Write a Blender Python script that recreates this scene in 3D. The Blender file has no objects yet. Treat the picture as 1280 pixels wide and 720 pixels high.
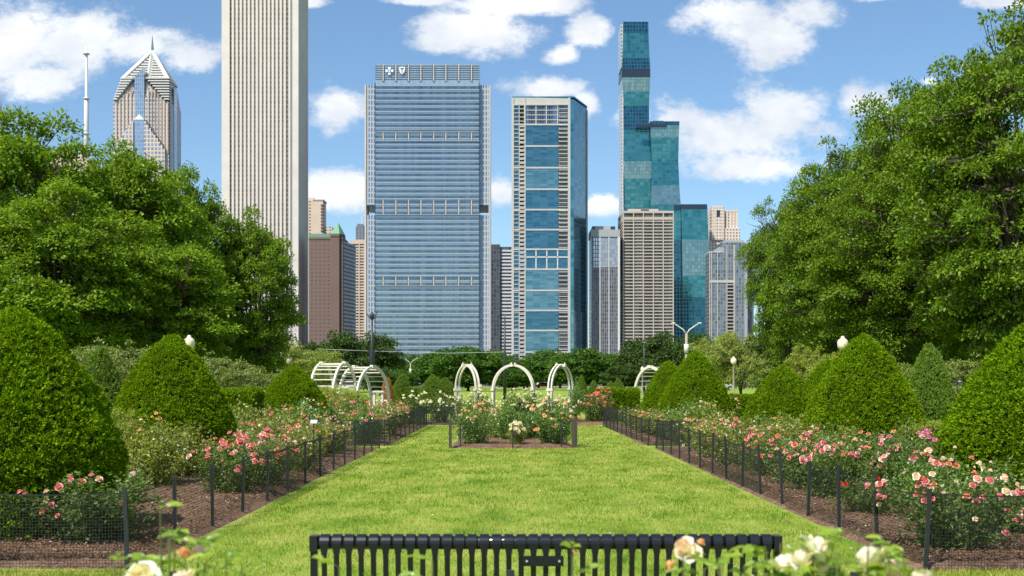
import bpy, math, random
import numpy as np
from math import radians as R, sin, cos, pi
from mathutils import Vector, Matrix
random.seed(7)
C = bpy.context.scene.collection
scene = bpy.context.scene
F = 1493.0            # focal length of the lens in picture widths/1280
EYE = 1.65
HZ = 477.0
def gx(x, d): return (x-640.0)/F*d
def gz(y, d): return EYE+(HZ-y)/F*d
def gd(y): return EYE*F/(y-HZ)
ORD = ['nearest','second','third','fourth','fifth','sixth','seventh','eighth','ninth','tenth','eleventh','twelfth','thirteenth',
       'fourteenth','fifteenth','sixteenth','seventeenth','eighteenth','nineteenth','twentieth']
ORD += ['twenty-'+w for w in ('first','second','third','fourth','fifth','sixth','seventh','eighth','ninth')]+['thirtieth']

# ------------------------------------------------------------------ materials
def newmat(name):
    m = bpy.data.materials.new(name); m.use_nodes = True
    nt = m.node_tree; nt.nodes.clear()
    out = nt.nodes.new('ShaderNodeOutputMaterial')
    return m, nt, out
def N(nt, t, **kw):
    n = nt.nodes.new(t)
    for k, v in kw.items():
        if k.startswith('i_'):
            n.inputs[k[2:].replace('_', ' ')].default_value = v
        else: setattr(n, k, v)
    return n
def rgba(c): return (c[0], c[1], c[2], 1.0)
def ramp(nt, pts):
    r = nt.nodes.new('ShaderNodeValToRGB'); e = r.color_ramp.elements
    while len(e) > 1: e.remove(e[-1])
    e[0].position = pts[0][0]; e[0].color = rgba(pts[0][1])
    for p, c in pts[1:]:
        q = e.new(p); q.color = rgba(c)
    return r
def simple(name, col, rough=0.6, metal=0.0, vary=0.12, scale=3.0, bump=0.0, spec=0.5):
    m, nt, out = newmat(name); L = nt.links
    p = N(nt, 'ShaderNodeBsdfPrincipled'); p.inputs['Roughness'].default_value = rough
    p.inputs['Metallic'].default_value = metal; p.inputs['Specular IOR Level'].default_value = spec
    tc = N(nt, 'ShaderNodeTexCoord'); no = N(nt, 'ShaderNodeTexNoise'); no.inputs['Scale'].default_value = scale
    no.inputs['Detail'].default_value = 6
    L.new(tc.outputs['Object'], no.inputs['Vector'])
    a = [c*(1-vary) for c in col]; b = [min(1, c*(1+vary)) for c in col]
    r = ramp(nt, [(0.3, a), (0.7, b)]); L.new(no.outputs['Fac'], r.inputs['Fac']); L.new(r.outputs['Color'], p.inputs['Base Color'])
    if bump:
        bp = N(nt, 'ShaderNodeBump'); bp.inputs['Strength'].default_value = bump; bp.inputs['Distance'].default_value = 0.02
        L.new(no.outputs['Fac'], bp.inputs['Height']); L.new(bp.outputs['Normal'], p.inputs['Normal'])
    L.new(p.outputs[0], out.inputs[0]); return m
def leafmat(name, dark, light, trans=0.35, gloss=0.10, rough=0.45, extra=None, nscale=0.6, dead=None):
    """leaf: colour varies leaf to leaf and branch to branch; some light passes through"""
    m, nt, out = newmat(name); L = nt.links
    g = N(nt, 'ShaderNodeNewGeometry'); tc = N(nt, 'ShaderNodeTexCoord')
    no = N(nt, 'ShaderNodeTexNoise'); no.inputs['Scale'].default_value = nscale; no.inputs['Detail'].default_value = 3
    L.new(tc.outputs['Object'], no.inputs['Vector'])
    a = N(nt, 'ShaderNodeMath', operation='MULTIPLY_ADD'); L.new(g.outputs['Random Per Island'], a.inputs[0]); a.inputs[1].default_value = 0.55
    ad = N(nt, 'ShaderNodeMath', operation='MULTIPLY'); L.new(no.outputs['Fac'], ad.inputs[0]); ad.inputs[1].default_value = 0.5
    L.new(ad.outputs[0], a.inputs[2])
    pts = [(0.1, dark), (0.8, light)]
    if extra: pts += [(0.9, extra)]
    if dead: pts = [(0.2, dead), (0.245, dark)]+pts[1:]
    r = ramp(nt, pts); L.new(a.outputs[0], r.inputs['Fac'])
    d = N(nt, 'ShaderNodeBsdfDiffuse'); t = N(nt, 'ShaderNodeBsdfTranslucent'); s = N(nt, 'ShaderNodeBsdfGlossy'); s.inputs['Roughness'].default_value = rough
    s.inputs['Color'].default_value = (0.8, 0.85, 0.8, 1)
    L.new(r.outputs['Color'], d.inputs['Color'])
    hs = N(nt, 'ShaderNodeMix', data_type='RGBA', blend_type='MULTIPLY'); hs.inputs['Factor'].default_value = 1
    L.new(r.outputs['Color'], hs.inputs['A']); hs.inputs['B'].default_value = (1.7, 1.55, 0.6, 1); L.new(hs.outputs['Result'], t.inputs['Color'])
    m1 = N(nt, 'ShaderNodeMixShader'); m1.inputs[0].default_value = trans; L.new(d.outputs[0], m1.inputs[1]); L.new(t.outputs[0], m1.inputs[2])
    m2 = N(nt, 'ShaderNodeMixShader'); m2.inputs[0].default_value = gloss; L.new(m1.outputs[0], m2.inputs[1]); L.new(s.outputs[0], m2.inputs[2])
    if gloss > 0: L.new(m2.outputs[0], out.inputs[0])
    else: L.new(m1.outputs[0], out.inputs[0])
    return m
def gridmat(name, c1, c2, line, pw, ph, lw=0.08, metal=0.0, rough=0.15, lrough=0.5, wav=0.0, bias=0.0, lmetal=0.0):
    """panes pw x ph metres with tone differences pane to pane, framed by lines"""
    m, nt, out = newmat(name); L = nt.links
    tc = N(nt, 'ShaderNodeTexCoord'); sx = N(nt, 'ShaderNodeSeparateXYZ'); L.new(tc.outputs['Object'], sx.inputs[0])
    ad = N(nt, 'ShaderNodeMath', operation='ADD'); L.new(sx.outputs['X'], ad.inputs[0]); L.new(sx.outputs['Y'], ad.inputs[1])
    cb = N(nt, 'ShaderNodeCombineXYZ'); L.new(ad.outputs[0], cb.inputs['X']); L.new(sx.outputs['Z'], cb.inputs['Y'])
    br = N(nt, 'ShaderNodeTexBrick'); br.offset = 0.0; br.squash = 1.0
    br.inputs['Scale'].default_value = 1.0; br.inputs['Brick Width'].default_value = pw; br.inputs['Row Height'].default_value = ph
    br.inputs['Mortar Size'].default_value = lw; br.inputs['Mortar Smooth'].default_value = 0.0; br.inputs['Bias'].default_value = bias
    br.inputs['Color1'].default_value = rgba(c1); br.inputs['Color2'].default_value = rgba(c2); br.inputs['Mortar'].default_value = rgba(line)
    L.new(cb.outputs[0], br.inputs['Vector'])
    p = N(nt, 'ShaderNodeBsdfPrincipled'); L.new(br.outputs['Color'], p.inputs['Base Color'])
    mr = N(nt, 'ShaderNodeMapRange'); mr.inputs['To Min'].default_value = rough; mr.inputs['To Max'].default_value = lrough
    L.new(br.outputs['Fac'], mr.inputs['Value']); L.new(mr.outputs[0], p.inputs['Roughness'])
    mm = N(nt, 'ShaderNodeMapRange'); mm.inputs['To Min'].default_value = metal; mm.inputs['To Max'].default_value = lmetal
    L.new(br.outputs['Fac'], mm.inputs['Value']); L.new(mm.outputs[0], p.inputs['Metallic'])
    if wav:
        no = N(nt, 'ShaderNodeTexNoise'); no.inputs['Scale'].default_value = 0.12; no.inputs['Detail'].default_value = 4
        L.new(tc.outputs['Object'], no.inputs['Vector'])
        bp = N(nt, 'ShaderNodeBump'); bp.inputs['Strength'].default_value = wav; bp.inputs['Distance'].default_value = 1.0
        L.new(no.outputs['Fac'], bp.inputs['Height']); L.new(bp.outputs['Normal'], p.inputs['Normal'])
    L.new(p.outputs[0], out.inputs[0]); return m

M = {}
M['granite'] = simple('granite', (0.65, 0.60, 0.54), 0.7, vary=.06, scale=.08)
M['granite_glass'] = gridmat('granite_glass', (.10,.085,.08), (.17,.14,.13), (.30,.25,.22), 60, 3.9, .6, 0.0, .3)
M['pale_stone'] = simple('pale_stone', (0.50, 0.47, 0.43), 0.75, vary=.08, scale=.1)
M['white_metal'] = simple('white_metal', (0.6, 0.6, 0.58), 0.5, vary=.04)
M['tan_stone'] = simple('tan_stone', (0.42, 0.34, 0.28), 0.75, vary=.08, scale=.1)
M['pru_wall'] = gridmat('pru_wall', (.18,.23,.32), (.32,.38,.46), (.60,.49,.41), 3.2, 3.6, .62, .3, .2)
M['pru_side_shaded'] = gridmat('pru_side_shaded', (.18,.2,.26), (.28,.3,.36), (.46,.40,.37), 3.2, 3.6, .62, .3, .2)  # wall grid darkened, with the right side's shade put into its colour
M['pru_glass'] = gridmat('pru_glass', (.30,.36,.42), (.42,.48,.54), (.5,.52,.55), 1.8, 3.6, .1, .85, .1)
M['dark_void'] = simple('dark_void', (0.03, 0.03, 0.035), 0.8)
M['spire_green'] = simple('spire_green', (0.16, 0.24, 0.22), 0.5)
M['bc_panel'] = gridmat('bc_panel', (.34,.43,.49), (.42,.50,.55), (.22,.29,.35), 1.6, 7.8, .10, .55, .22, .35, .05)
M['bc_glass'] = gridmat('bc_glass', (.07,.135,.20), (.17,.24,.31), (.17,.22,.27), 1.6, 50, .10, .80, .08, .2, .3)
M['bc_glass_dark'] = gridmat('bc_glass_dark', (.03,.05,.09), (.12,.20,.30), (.2,.24,.3), 1.6, 50, .10, .5, .1, .3, .1)
M['bc_ledge'] = simple('bc_ledge', (0.33, 0.37, 0.42), 0.4, .3)
M['bc_fin'] = simple('bc_fin', (0.55, 0.47, 0.40), 0.6)
M['bc_wing'] = gridmat('bc_wing', (.10,.16,.26), (.2,.28,.38), (.40,.43,.47), 1.9, 3.9, .5, .6, .15, .4)
M['emblem'] = simple('emblem', (0.75, 0.78, 0.82), 0.4)
M['teal_glass'] = gridmat('teal_glass', (.03,.13,.20), (.075,.21,.30), (.05,.14,.19), 5.2, 1.6, .10, .75, .10, .3, .12)
M['teal_pale'] = gridmat('teal_pale', (.06,.19,.26), (.15,.31,.38), (.10,.2,.25), 5.2, 1.6, .10, .75, .10, .3, .12)  # paler teal glass; in the front bays it paints in brighter reflections
M['teal_side'] = gridmat('teal_side', (.03,.14,.19), (.08,.27,.34), (.06,.15,.2), 3.0, 3.2, .12, .7, .10, .3, .10)
M['concrete'] = simple('concrete', (0.47, 0.46, 0.43), 0.8, vary=.06, scale=.15)
M['balcony_void'] = gridmat('balcony_void', (.05,.06,.07), (.13,.15,.17), (.34,.33,.31), 30, 3.2, .55, .2, .3)
M['regis'] = gridmat('regis', (.03,.19,.21), (.09,.30,.31), (.04,.13,.15), 4.4, 3.7, .22, .8, .10, .3, .10)
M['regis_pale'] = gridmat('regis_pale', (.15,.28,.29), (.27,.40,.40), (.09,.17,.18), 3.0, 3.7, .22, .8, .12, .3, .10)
M['regis_deep'] = gridmat('regis_deep', (.015,.08,.13), (.035,.15,.21), (.04,.12,.15), 3.0, 3.7, .20, .8, .10, .3, .10)  # deep tiers; in the lowest ones dark reflections are put into the colour
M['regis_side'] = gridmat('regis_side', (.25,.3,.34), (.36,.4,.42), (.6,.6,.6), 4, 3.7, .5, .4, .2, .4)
M['navy'] = simple('navy', (0.03, 0.045, 0.07), 0.25, .3)
M['grey_panel'] = simple('grey_panel', (0.34, 0.36, 0.38), 0.6, vary=.05, scale=.1)
M['grey_glass'] = gridmat('grey_glass', (.04,.045,.055), (.15,.16,.19), (.18,.18,.20), 1.7, 2.9, .32, .4, .15, .5, .12)
M['grey_glass_light'] = gridmat('grey_glass_light', (.25,.32,.40), (.5,.58,.66), (.25,.26,.28), 1.7, 2.9, .35, .85, .12, .5, .25)
M['beige'] = simple('beige', (0.46, 0.41, 0.35), 0.8, vary=.06, scale=.1)
M['beige_win'] = gridmat('beige_win', (.045,.045,.045), (.19,.17,.15), (.10,.09,.08), 2.4, 60, .18, .1, .3)
M['brown_wall'] = gridmat('brown_wall', (.06,.045,.045), (.11,.08,.075), (.17,.115,.095), 3.3, 3.1, 1.0, .0, .4, .7)
M['brown'] = simple('brown', (0.17, 0.115, 0.095), 0.8, vary=.06, scale=.1)
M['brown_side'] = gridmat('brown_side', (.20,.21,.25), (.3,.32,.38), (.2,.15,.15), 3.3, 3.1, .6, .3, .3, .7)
M['copper_green'] = simple('copper_green', (0.13, 0.30, 0.19), 0.6)
M['cream'] = simple('cream', (0.60, 0.50, 0.40), 0.8, vary=.05, scale=.1)
M['cream_win'] = gridmat('cream_win', (.09,.08,.08), (.17,.15,.14), (.58,.48,.38), 4.2, 3.3, 1.05, .0, .4, .8)
M['pink_win'] = gridmat('pink_win', (.12,.11,.12), (.2,.18,.18), (.68,.58,.50), 3.4, 3.5, .9, .0, .4, .8)
M['pink_stone'] = simple('pink_stone', (0.66, 0.56, 0.48), 0.8, vary=.05, scale=.1)
M['far_tower'] = gridmat('far_tower', (.10,.12,.15), (.14,.16,.2), (.2,.22,.26), 6, 5, 1., .2, .3)
M['blind_white'] = simple('blind_white', (0.6, 0.62, 0.64), 0.6)
M['slate_glass'] = gridmat('slate_glass', (.05,.06,.08), (.13,.15,.18), (.12,.13,.15), 2.2, 3.6, .25, .5, .15, .4, .1)
M['loft_glass'] = gridmat('loft_glass', (.06,.10,.13), (.24,.32,.37), (.22,.23,.24), 2.2, 3.3, .38, .7, .12, .4, .12)

M['yew'] = leafmat('yew', (0.06, 0.13, 0.004), (0.22, 0.36, 0.010), .25, .0, .6, (0.30,.42,.03), 2.5, (.13,.085,.03))
M['yew_dull'] = leafmat('yew_dull', (0.07, 0.14, 0.010), (0.17, 0.28, 0.02), .2, .03, .6, None, 2.5)
M['yew_gold'] = leafmat('yew_gold', (0.30, 0.12, 0.02), (0.55, 0.25, 0.05), .2, .03, .6, None, 2.5)
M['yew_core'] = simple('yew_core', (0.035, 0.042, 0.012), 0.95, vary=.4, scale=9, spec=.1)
M['elm'] = leafmat('elm', (0.04, 0.105, 0.007), (0.215, 0.34, 0.022), .34, .015, .5, None, .35)
M['elm_warm'] = leafmat('elm_warm', (0.03, 0.08, 0.006), (0.18, 0.285, 0.018), .32, .015, .5, None, .35)
M['far_dark'] = leafmat('far_dark', (0.026, 0.06, 0.012), (0.07, 0.12, 0.022), .2, .02, .6, None, .15)
M['far_green'] = leafmat('far_green', (0.035, 0.10, 0.010), (0.085, 0.17, 0.02), .25, .02, .6, None, .15)
M['pale_green'] = leafmat('pale_green', (0.14, 0.20, 0.03), (0.29, 0.36, 0.07), .3, .03, .6, None, .4)
M['sage'] = leafmat('sage', (0.09, 0.14, 0.02), (0.24, 0.31, 0.05), .25, .05, .6, None, .8)
M['lime'] = leafmat('lime', (0.16, 0.22, 0.02), (0.32, 0.38, 0.05), .3, .03, .6, None, .8)
M['bark'] = simple('bark', (0.09, 0.07, 0.055), 0.95, vary=.35, scale=2, bump=.5, spec=.2)
M['rose_leaf'] = leafmat('rose_leaf', (0.045, 0.09, 0.014), (0.16, 0.25, 0.045), .3, .05, .5, None, 3)
M['rose_leaf_lime'] = leafmat('rose_leaf_lime', (0.10, 0.16, 0.02), (0.32, 0.38, 0.05), .35, .08, .4, (.33,.2,.05), 3)
M['rose_leaf_fresh'] = leafmat('rose_leaf_fresh', (0.06, 0.14, 0.02), (0.18, 0.32, 0.05), .35, .08, .4, None, 3)
M['rose_leaf_amber'] = leafmat('rose_leaf_amber', (0.09, 0.14, 0.02), (0.27, 0.30, 0.05), .3, .08, .4, (.38,.17,.06), 3)
M['stem'] = simple('stem', (0.10, 0.12, 0.03), 0.7, vary=.3)
M['near_leaf'] = leafmat('near_leaf', (0.10, 0.21, 0.015), (0.30, 0.42, 0.04), .4, .05, .4, (.45,.38,.03), 4)
def petal(name, c, c2): return leafmat(name, c, c2, .25, .0, .5, None, 30)
PET = {'pink': petal('petal_pink', (.72,.19,.26), (.80,.38,.42)), 'pale pink': petal('petal_pale', (.78,.48,.50), (.85,.66,.64)),
       'salmon': petal('petal_salmon', (.78,.22,.16), (.82,.38,.28)), 'white': petal('petal_white', (.80,.75,.62), (.85,.83,.74)),
       'peach': petal('petal_peach', (.82,.38,.14), (.85,.58,.34)), 'red': petal('petal_red', (.55,.03,.02), (.66,.07,.05)),
       'magenta': petal('petal_magenta', (.68,.16,.36), (.78,.34,.52)), 'cream': petal('petal_cream', (.84,.58,.48), (.86,.80,.70))}
M['arch_white'] = simple('arch_white', (0.66, 0.63, 0.52), 0.55, vary=.06, scale=4)
M['black_metal'] = simple('black_metal', (0.012, 0.013, 0.017), 0.28, .2, vary=.2)
M['rail_metal'] = simple('rail_metal', (0.02, 0.021, 0.026), 0.16, .3, vary=.2, scale=8)
M['net'] = simple('net', (0.012, 0.014, 0.014), 0.6)
M['fence_black'] = simple('fence_black', (0.018, 0.022, 0.026), 0.45)
M['post_brown'] = simple('post_brown', (0.06, 0.05, 0.035), 0.8)
M['lamp_globe'] = simple('lamp_globe', (0.78, 0.68, 0.47), 0.25, vary=.03)
M['lamp_post_tan'] = simple('lamp_post_tan', (0.30, 0.26, 0.19), 0.6)
M['steel'] = simple('steel', (0.45, 0.46, 0.47), 0.4, .3)
M['asphalt'] = simple('asphalt', (0.055, 0.055, 0.057), 0.9, vary=.15, scale=1)
M['kerb'] = simple('kerb', (0.34, 0.33, 0.31), 0.85)
M['tyre'] = simple('tyre', (0.015, 0.015, 0.015), 0.8)
M['car_glass'] = simple('car_glass', (0.03, 0.04, 0.05), 0.05, .3)
def car_paint(n, c): return simple('paint_'+n, c, .25, .2, .03)

def ground_mat(name, green, yellow, dry, fine=60):
    m, nt, out = newmat(name); L = nt.links
    tc = N(nt, 'ShaderNodeTexCoord')
    mp = N(nt, 'ShaderNodeMapping'); mp.inputs['Scale'].default_value = (1, .45, 1); L.new(tc.outputs['Object'], mp.inputs['Vector'])
    a = N(nt, 'ShaderNodeTexNoise'); a.inputs['Scale'].default_value = 1.3; a.inputs['Detail'].default_value = 5; a.inputs['Roughness'].default_value = .65
    L.new(mp.outputs[0], a.inputs['Vector'])
    b = N(nt, 'ShaderNodeTexNoise'); b.inputs['Scale'].default_value = fine; b.inputs['Detail'].default_value = 4; L.new(tc.outputs['Object'], b.inputs['Vector'])
    ad = N(nt, 'ShaderNodeMath', operation='MULTIPLY_ADD'); L.new(b.outputs['Fac'], ad.inputs[0]); ad.inputs[1].default_value = .35
    L.new(a.outputs['Fac'], ad.inputs[2])
    r = ramp(nt, [(.50, green), (.66, yellow), (.82, dry)]); L.new(ad.outputs[0], r.inputs['Fac'])
    p = N(nt, 'ShaderNodeBsdfPrincipled'); p.inputs['Roughness'].default_value = .9; p.inputs['Specular IOR Level'].default_value = .15
    L.new(r.outputs['Color'], p.inputs['Base Color'])
    bp = N(nt, 'ShaderNodeBump'); bp.inputs['Strength'].default_value = .6; bp.inputs['Distance'].default_value = .03
    L.new(b.outputs['Fac'], bp.inputs['Height']); L.new(bp.outputs['Normal'], p.inputs['Normal'])
    L.new(p.outputs[0], out.inputs[0]); return m
M['grass'] = ground_mat('grass', (0.09, 0.18, 0.015), (0.19, 0.29, 0.03), (0.32, 0.36, 0.08))
def blade_mat():
    m, nt, out = newmat('grass_blade'); L = nt.links
    tc = N(nt, 'ShaderNodeTexCoord'); g = N(nt, 'ShaderNodeNewGeometry')
    mp = N(nt, 'ShaderNodeMapping'); mp.inputs['Scale'].default_value = (1, .6, 0); L.new(tc.outputs['Object'], mp.inputs['Vector'])
    a = N(nt, 'ShaderNodeTexNoise'); a.inputs['Scale'].default_value = 1.5; a.inputs['Detail'].default_value = 8; a.inputs['Roughness'].default_value = .78
    L.new(mp.outputs[0], a.inputs['Vector'])
    ad = N(nt, 'ShaderNodeMath', operation='MULTIPLY_ADD'); L.new(g.outputs['Random Per Island'], ad.inputs[0]); ad.inputs[1].default_value = .22
    L.new(a.outputs['Fac'], ad.inputs[2])
    r = ramp(nt, [(.45, (.06,.15,.010)), (.55, (.155,.27,.018)), (.62, (.32,.375,.045)), (.71, (.54,.50,.15))]); L.new(ad.outputs[0], r.inputs['Fac'])
    d = N(nt, 'ShaderNodeBsdfDiffuse'); t = N(nt, 'ShaderNodeBsdfTranslucent')
    L.new(r.outputs['Color'], d.inputs['Color']); L.new(r.outputs['Color'], t.inputs['Color'])
    m1 = N(nt, 'ShaderNodeMixShader'); m1.inputs[0].default_value = .35; L.new(d.outputs[0], m1.inputs[1]); L.new(t.outputs[0], m1.inputs[2])
    L.new(m1.outputs[0], out.inputs[0]); return m
M['blade'] = blade_mat()
def mulch_mat():
    m, nt, out = newmat('mulch'); L = nt.links
    tc = N(nt, 'ShaderNodeTexCoord')
    v = N(nt, 'ShaderNodeTexVoronoi'); v.inputs['Scale'].default_value = 55; v.inputs['Randomness'].default_value = 1; L.new(tc.outputs['Object'], v.inputs['Vector'])
    a = N(nt, 'ShaderNodeTexNoise'); a.inputs['Scale'].default_value = 2.0; a.inputs['Detail'].default_value = 8; a.inputs['Roughness'].default_value = .7; L.new(tc.outputs['Object'], a.inputs['Vector'])
    sp = N(nt, 'ShaderNodeSeparateColor'); L.new(v.outputs['Color'], sp.inputs[0])
    ad = N(nt, 'ShaderNodeMath', operation='MULTIPLY_ADD'); L.new(sp.outputs[0], ad.inputs[0]); ad.inputs[1].default_value = .45; L.new(a.outputs['Fac'], ad.inputs[2])
    r = ramp(nt, [(.4, (.05,.03,.02)), (.7, (.145,.085,.055)), (.95, (.26,.17,.12))]); L.new(ad.outputs[0], r.inputs['Fac'])
    p = N(nt, 'ShaderNodeBsdfPrincipled'); p.inputs['Roughness'].default_value = .95; p.inputs['Specular IOR Level'].default_value = .1
    L.new(r.outputs['Color'], p.inputs['Base Color'])
    bp = N(nt, 'ShaderNodeBump'); bp.inputs['Strength'].default_value = .6; bp.inputs['Distance'].default_value = .015
    L.new(v.outputs['Distance'], bp.inputs['Height']); L.new(bp.outputs['Normal'], p.inputs['Normal'])
    L.new(p.outputs[0], out.inputs[0]); return m
M['mulch'] = mulch_mat()
M['chip'] = leafmat('chip', (0.07, 0.04, 0.025), (0.24, 0.15, 0.10), 0, 0, .5, (.50,.42,.33), 3)

# ------------------------------------------------------------------ mesh helpers
class MB:
    def __init__(s): s.v = []; s.f = []; s.smooth = False
    def add(s, vs, fs):
        n = len(s.v); s.v += [tuple(p) for p in vs]; s.f += [tuple(i+n for i in f) for f in fs]; return s
    def box(s, x0, x1, y0, y1, z0, z1):
        if x0 > x1: x0, x1 = x1, x0
        if z0 > z1: z0, z1 = z1, z0
        return s.add([(x0,y0,z0),(x1,y0,z0),(x1,y1,z0),(x0,y1,z0),(x0,y0,z1),(x1,y0,z1),(x1,y1,z1),(x0,y1,z1)],
              [(0,3,2,1),(4,5,6,7),(0,1,5,4),(1,2,6,5),(2,3,7,6),(3,0,4,7)])
    def loft(s, rings):          # rings of equal length, bottom to top, closed with caps
        n = len(rings[0]); vs = [p for r in rings for p in r]; fs = []
        for k in range(len(rings)-1):
            for i in range(n):
                j = (i+1) % n; fs.append((k*n+i, k*n+j, (k+1)*n+j, (k+1)*n+i))
        fs.append(tuple(reversed(range(n)))); fs.append(tuple((len(rings)-1)*n+i for i in range(n)))
        return s.add(vs, fs)
    def prism(s, poly, z0, z1): return s.loft([[(x,y,z0) for x,y in poly], [(x,y,z1) for x,y in poly]])
    def lathe(s, prof, cx=0, cy=0, n=12):
        return s.loft([[(cx+r*cos(2*pi*i/n), cy+r*sin(2*pi*i/n), z) for i in range(n)] for r, z in prof])
    def tube(s, path, rad, n=6):
        path = [Vector(p) for p in path]; rings = []
        for i, p in enumerate(path):
            a = path[max(0,i-1)]; b = path[min(len(path)-1,i+1)]; t = (b-a).normalized()
            u = t.cross(Vector((0,0,1)) if abs(t.z) < .9 else Vector((1,0,0))).normalized(); w = t.cross(u)
            r = rad[i] if isinstance(rad, (list,tuple)) else rad
            rings.append([tuple(p+(u*cos(2*pi*k/n)+w*sin(2*pi*k/n))*r) for k in range(n)])
        return s.loft(rings)
    def bar(s, path, w, h):      # rectangular section swept in a vertical plane
        path = [Vector(p) for p in path]; rings = []
        for i, p in enumerate(path):
            a = path[max(0,i-1)]; b = path[min(len(path)-1,i+1)]; t = (b-a).normalized()
            hd = s.side; u = t.cross(hd).normalized()
            rings.append([tuple(p+hd*(w/2)*q+u*(h/2)*r) for q, r in ((-1,-1),(1,-1),(1,1),(-1,1))])
        return s.loft(rings)
    def build(s, name, mat, parent=None, smooth=False):
        me = bpy.data.meshes.new(name); me.from_pydata(s.v, [], s.f); me.materials.append(mat)
        if smooth: me.polygons.foreach_set('use_smooth', [True]*len(me.polygons))
        return link(name, me, parent)
def link(name, me, parent=None, loc=None):
    o = bpy.data.objects.new(name, me); C.objects.link(o)
    if parent is not None: o.parent = parent
    if loc is not None: o.location = loc
    return o
def tag(o, label=None, cat=None, group=None, kind=None):
    if label: o['label'] = label
    if cat: o['category'] = cat
    if group: o['group'] = group
    if kind: o['kind'] = kind
    return o
def empty(name, loc, label, cat, group=None, rz=0):
    o = bpy.data.objects.new(name, None); C.objects.link(o); o.location = loc; o.rotation_euler = (0,0,rz); o.empty_display_size = .2
    return tag(o, label, cat, group)
def copy_tree(o, parent=None):
    c = o.copy(); C.objects.link(c); c.parent = parent
    for ch in list(o.children): copy_tree(ch, c)
    return c
def place(src, first, loc, rz, scale, label, group=None):
    o = src if first else copy_tree(src)
    o.location = loc; o.rotation_euler = (0,0,rz); o.scale = scale if isinstance(scale, tuple) else (scale,)*3
    o['label'] = label
    if group: o['group'] = group
    return o
def npmesh(name, verts, k, mat):
    """verts (n*k,3): n faces of k corners each"""
    n = len(verts)//k; me = bpy.data.meshes.new(name)
    me.vertices.add(n*k); me.vertices.foreach_set('co', np.ascontiguousarray(verts, dtype=np.float32).ravel())
    me.loops.add(n*k); me.loops.foreach_set('vertex_index', np.arange(n*k, dtype=np.int32))
    me.polygons.add(n); me.polygons.foreach_set('loop_start', np.arange(0, n*k, k, dtype=np.int32))
    me.update(calc_edges=True); me.validate(); me.materials.append(mat); return me
def nrm(a): return a/np.maximum(1e-9, np.linalg.norm(a, axis=-1, keepdims=True))
def leaves(rng, P, A, Nn, length, width):
    """diamond leaves: base at P, pointing along A, facing Nn. returns (n*4,3)"""
    A = nrm(A); S = nrm(np.cross(A, Nn)); n = len(P)
    Lh = (length*rng.uniform(.7, 1.25, n))[:,None]; W = (width*rng.uniform(.7, 1.25, n))[:,None]
    up = nrm(np.cross(S, A))
    v0 = P; v1 = P+A*Lh*.45+S*W*.5+up*W*.12; v2 = P+A*Lh; v3 = P+A*Lh*.45-S*W*.5+up*W*.12
    return np.stack([v0, v1, v2, v3], 1).reshape(-1, 3)
def rvec(rng, n): return nrm(rng.normal(size=(n,3)))
def fbm(p, seed, f=1.0):         # cheap smooth pseudo noise, range about -1..1
    r = np.random.default_rng(seed); out = np.zeros(len(p)); amp = .5
    for o in range(4):
        k = r.normal(size=(3,3))*f*1.3; ph = r.uniform(0, 6.28, 3)
        out += amp*(np.sin(p@k[0]+ph[0])*np.sin(p@k[1]+ph[1])+.6*np.sin(p@k[2]+ph[2]))*.8; f *= 2; amp *= .55
    return out

# ------------------------------------------------------------------ clipped foliage (yew cones, hedges)
def shell_leaves(rng, P, Nn, ntuft, per, ll, lw, inset=.03, updir=.35):
    """tufts of short needles rooted on a surface"""
    n = len(P); up = np.array([0,0,1.0])
    T = nrm(Nn+rng.normal(size=(n,3))*.35+up*updir)
    P = P-Nn*inset*rng.uniform(0, 1.8, n)[:,None]+Nn*(.05*rng.uniform(.3, 1, n)*(rng.uniform(size=n) < .045))[:,None]
    PP = np.repeat(P, per, 0); TT = np.repeat(T, per, 0)
    m = len(PP); A = nrm(TT+rng.normal(size=(m,3))*.55)
    return leaves(rng, PP+rng.normal(size=(m,3))*ll*.25, A, nrm(np.repeat(Nn, per, 0)+rng.normal(size=(m,3))*.6+up*.3), ll, lw)
def cone_profile(t, p=.5):   # t 0 (ground) .. 1 (tip) -> radius factor
    t = np.clip(t, 0, 1); s_ = 1-t
    up = np.clip(s_/.66, 0, 1)**p; bulge = np.sin(up*pi/2)**.8*.35+up*.65
    return np.where(t < .34, .84+.16*np.sin(np.clip(t/.34, 0, 1)*pi/2), bulge)
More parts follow.
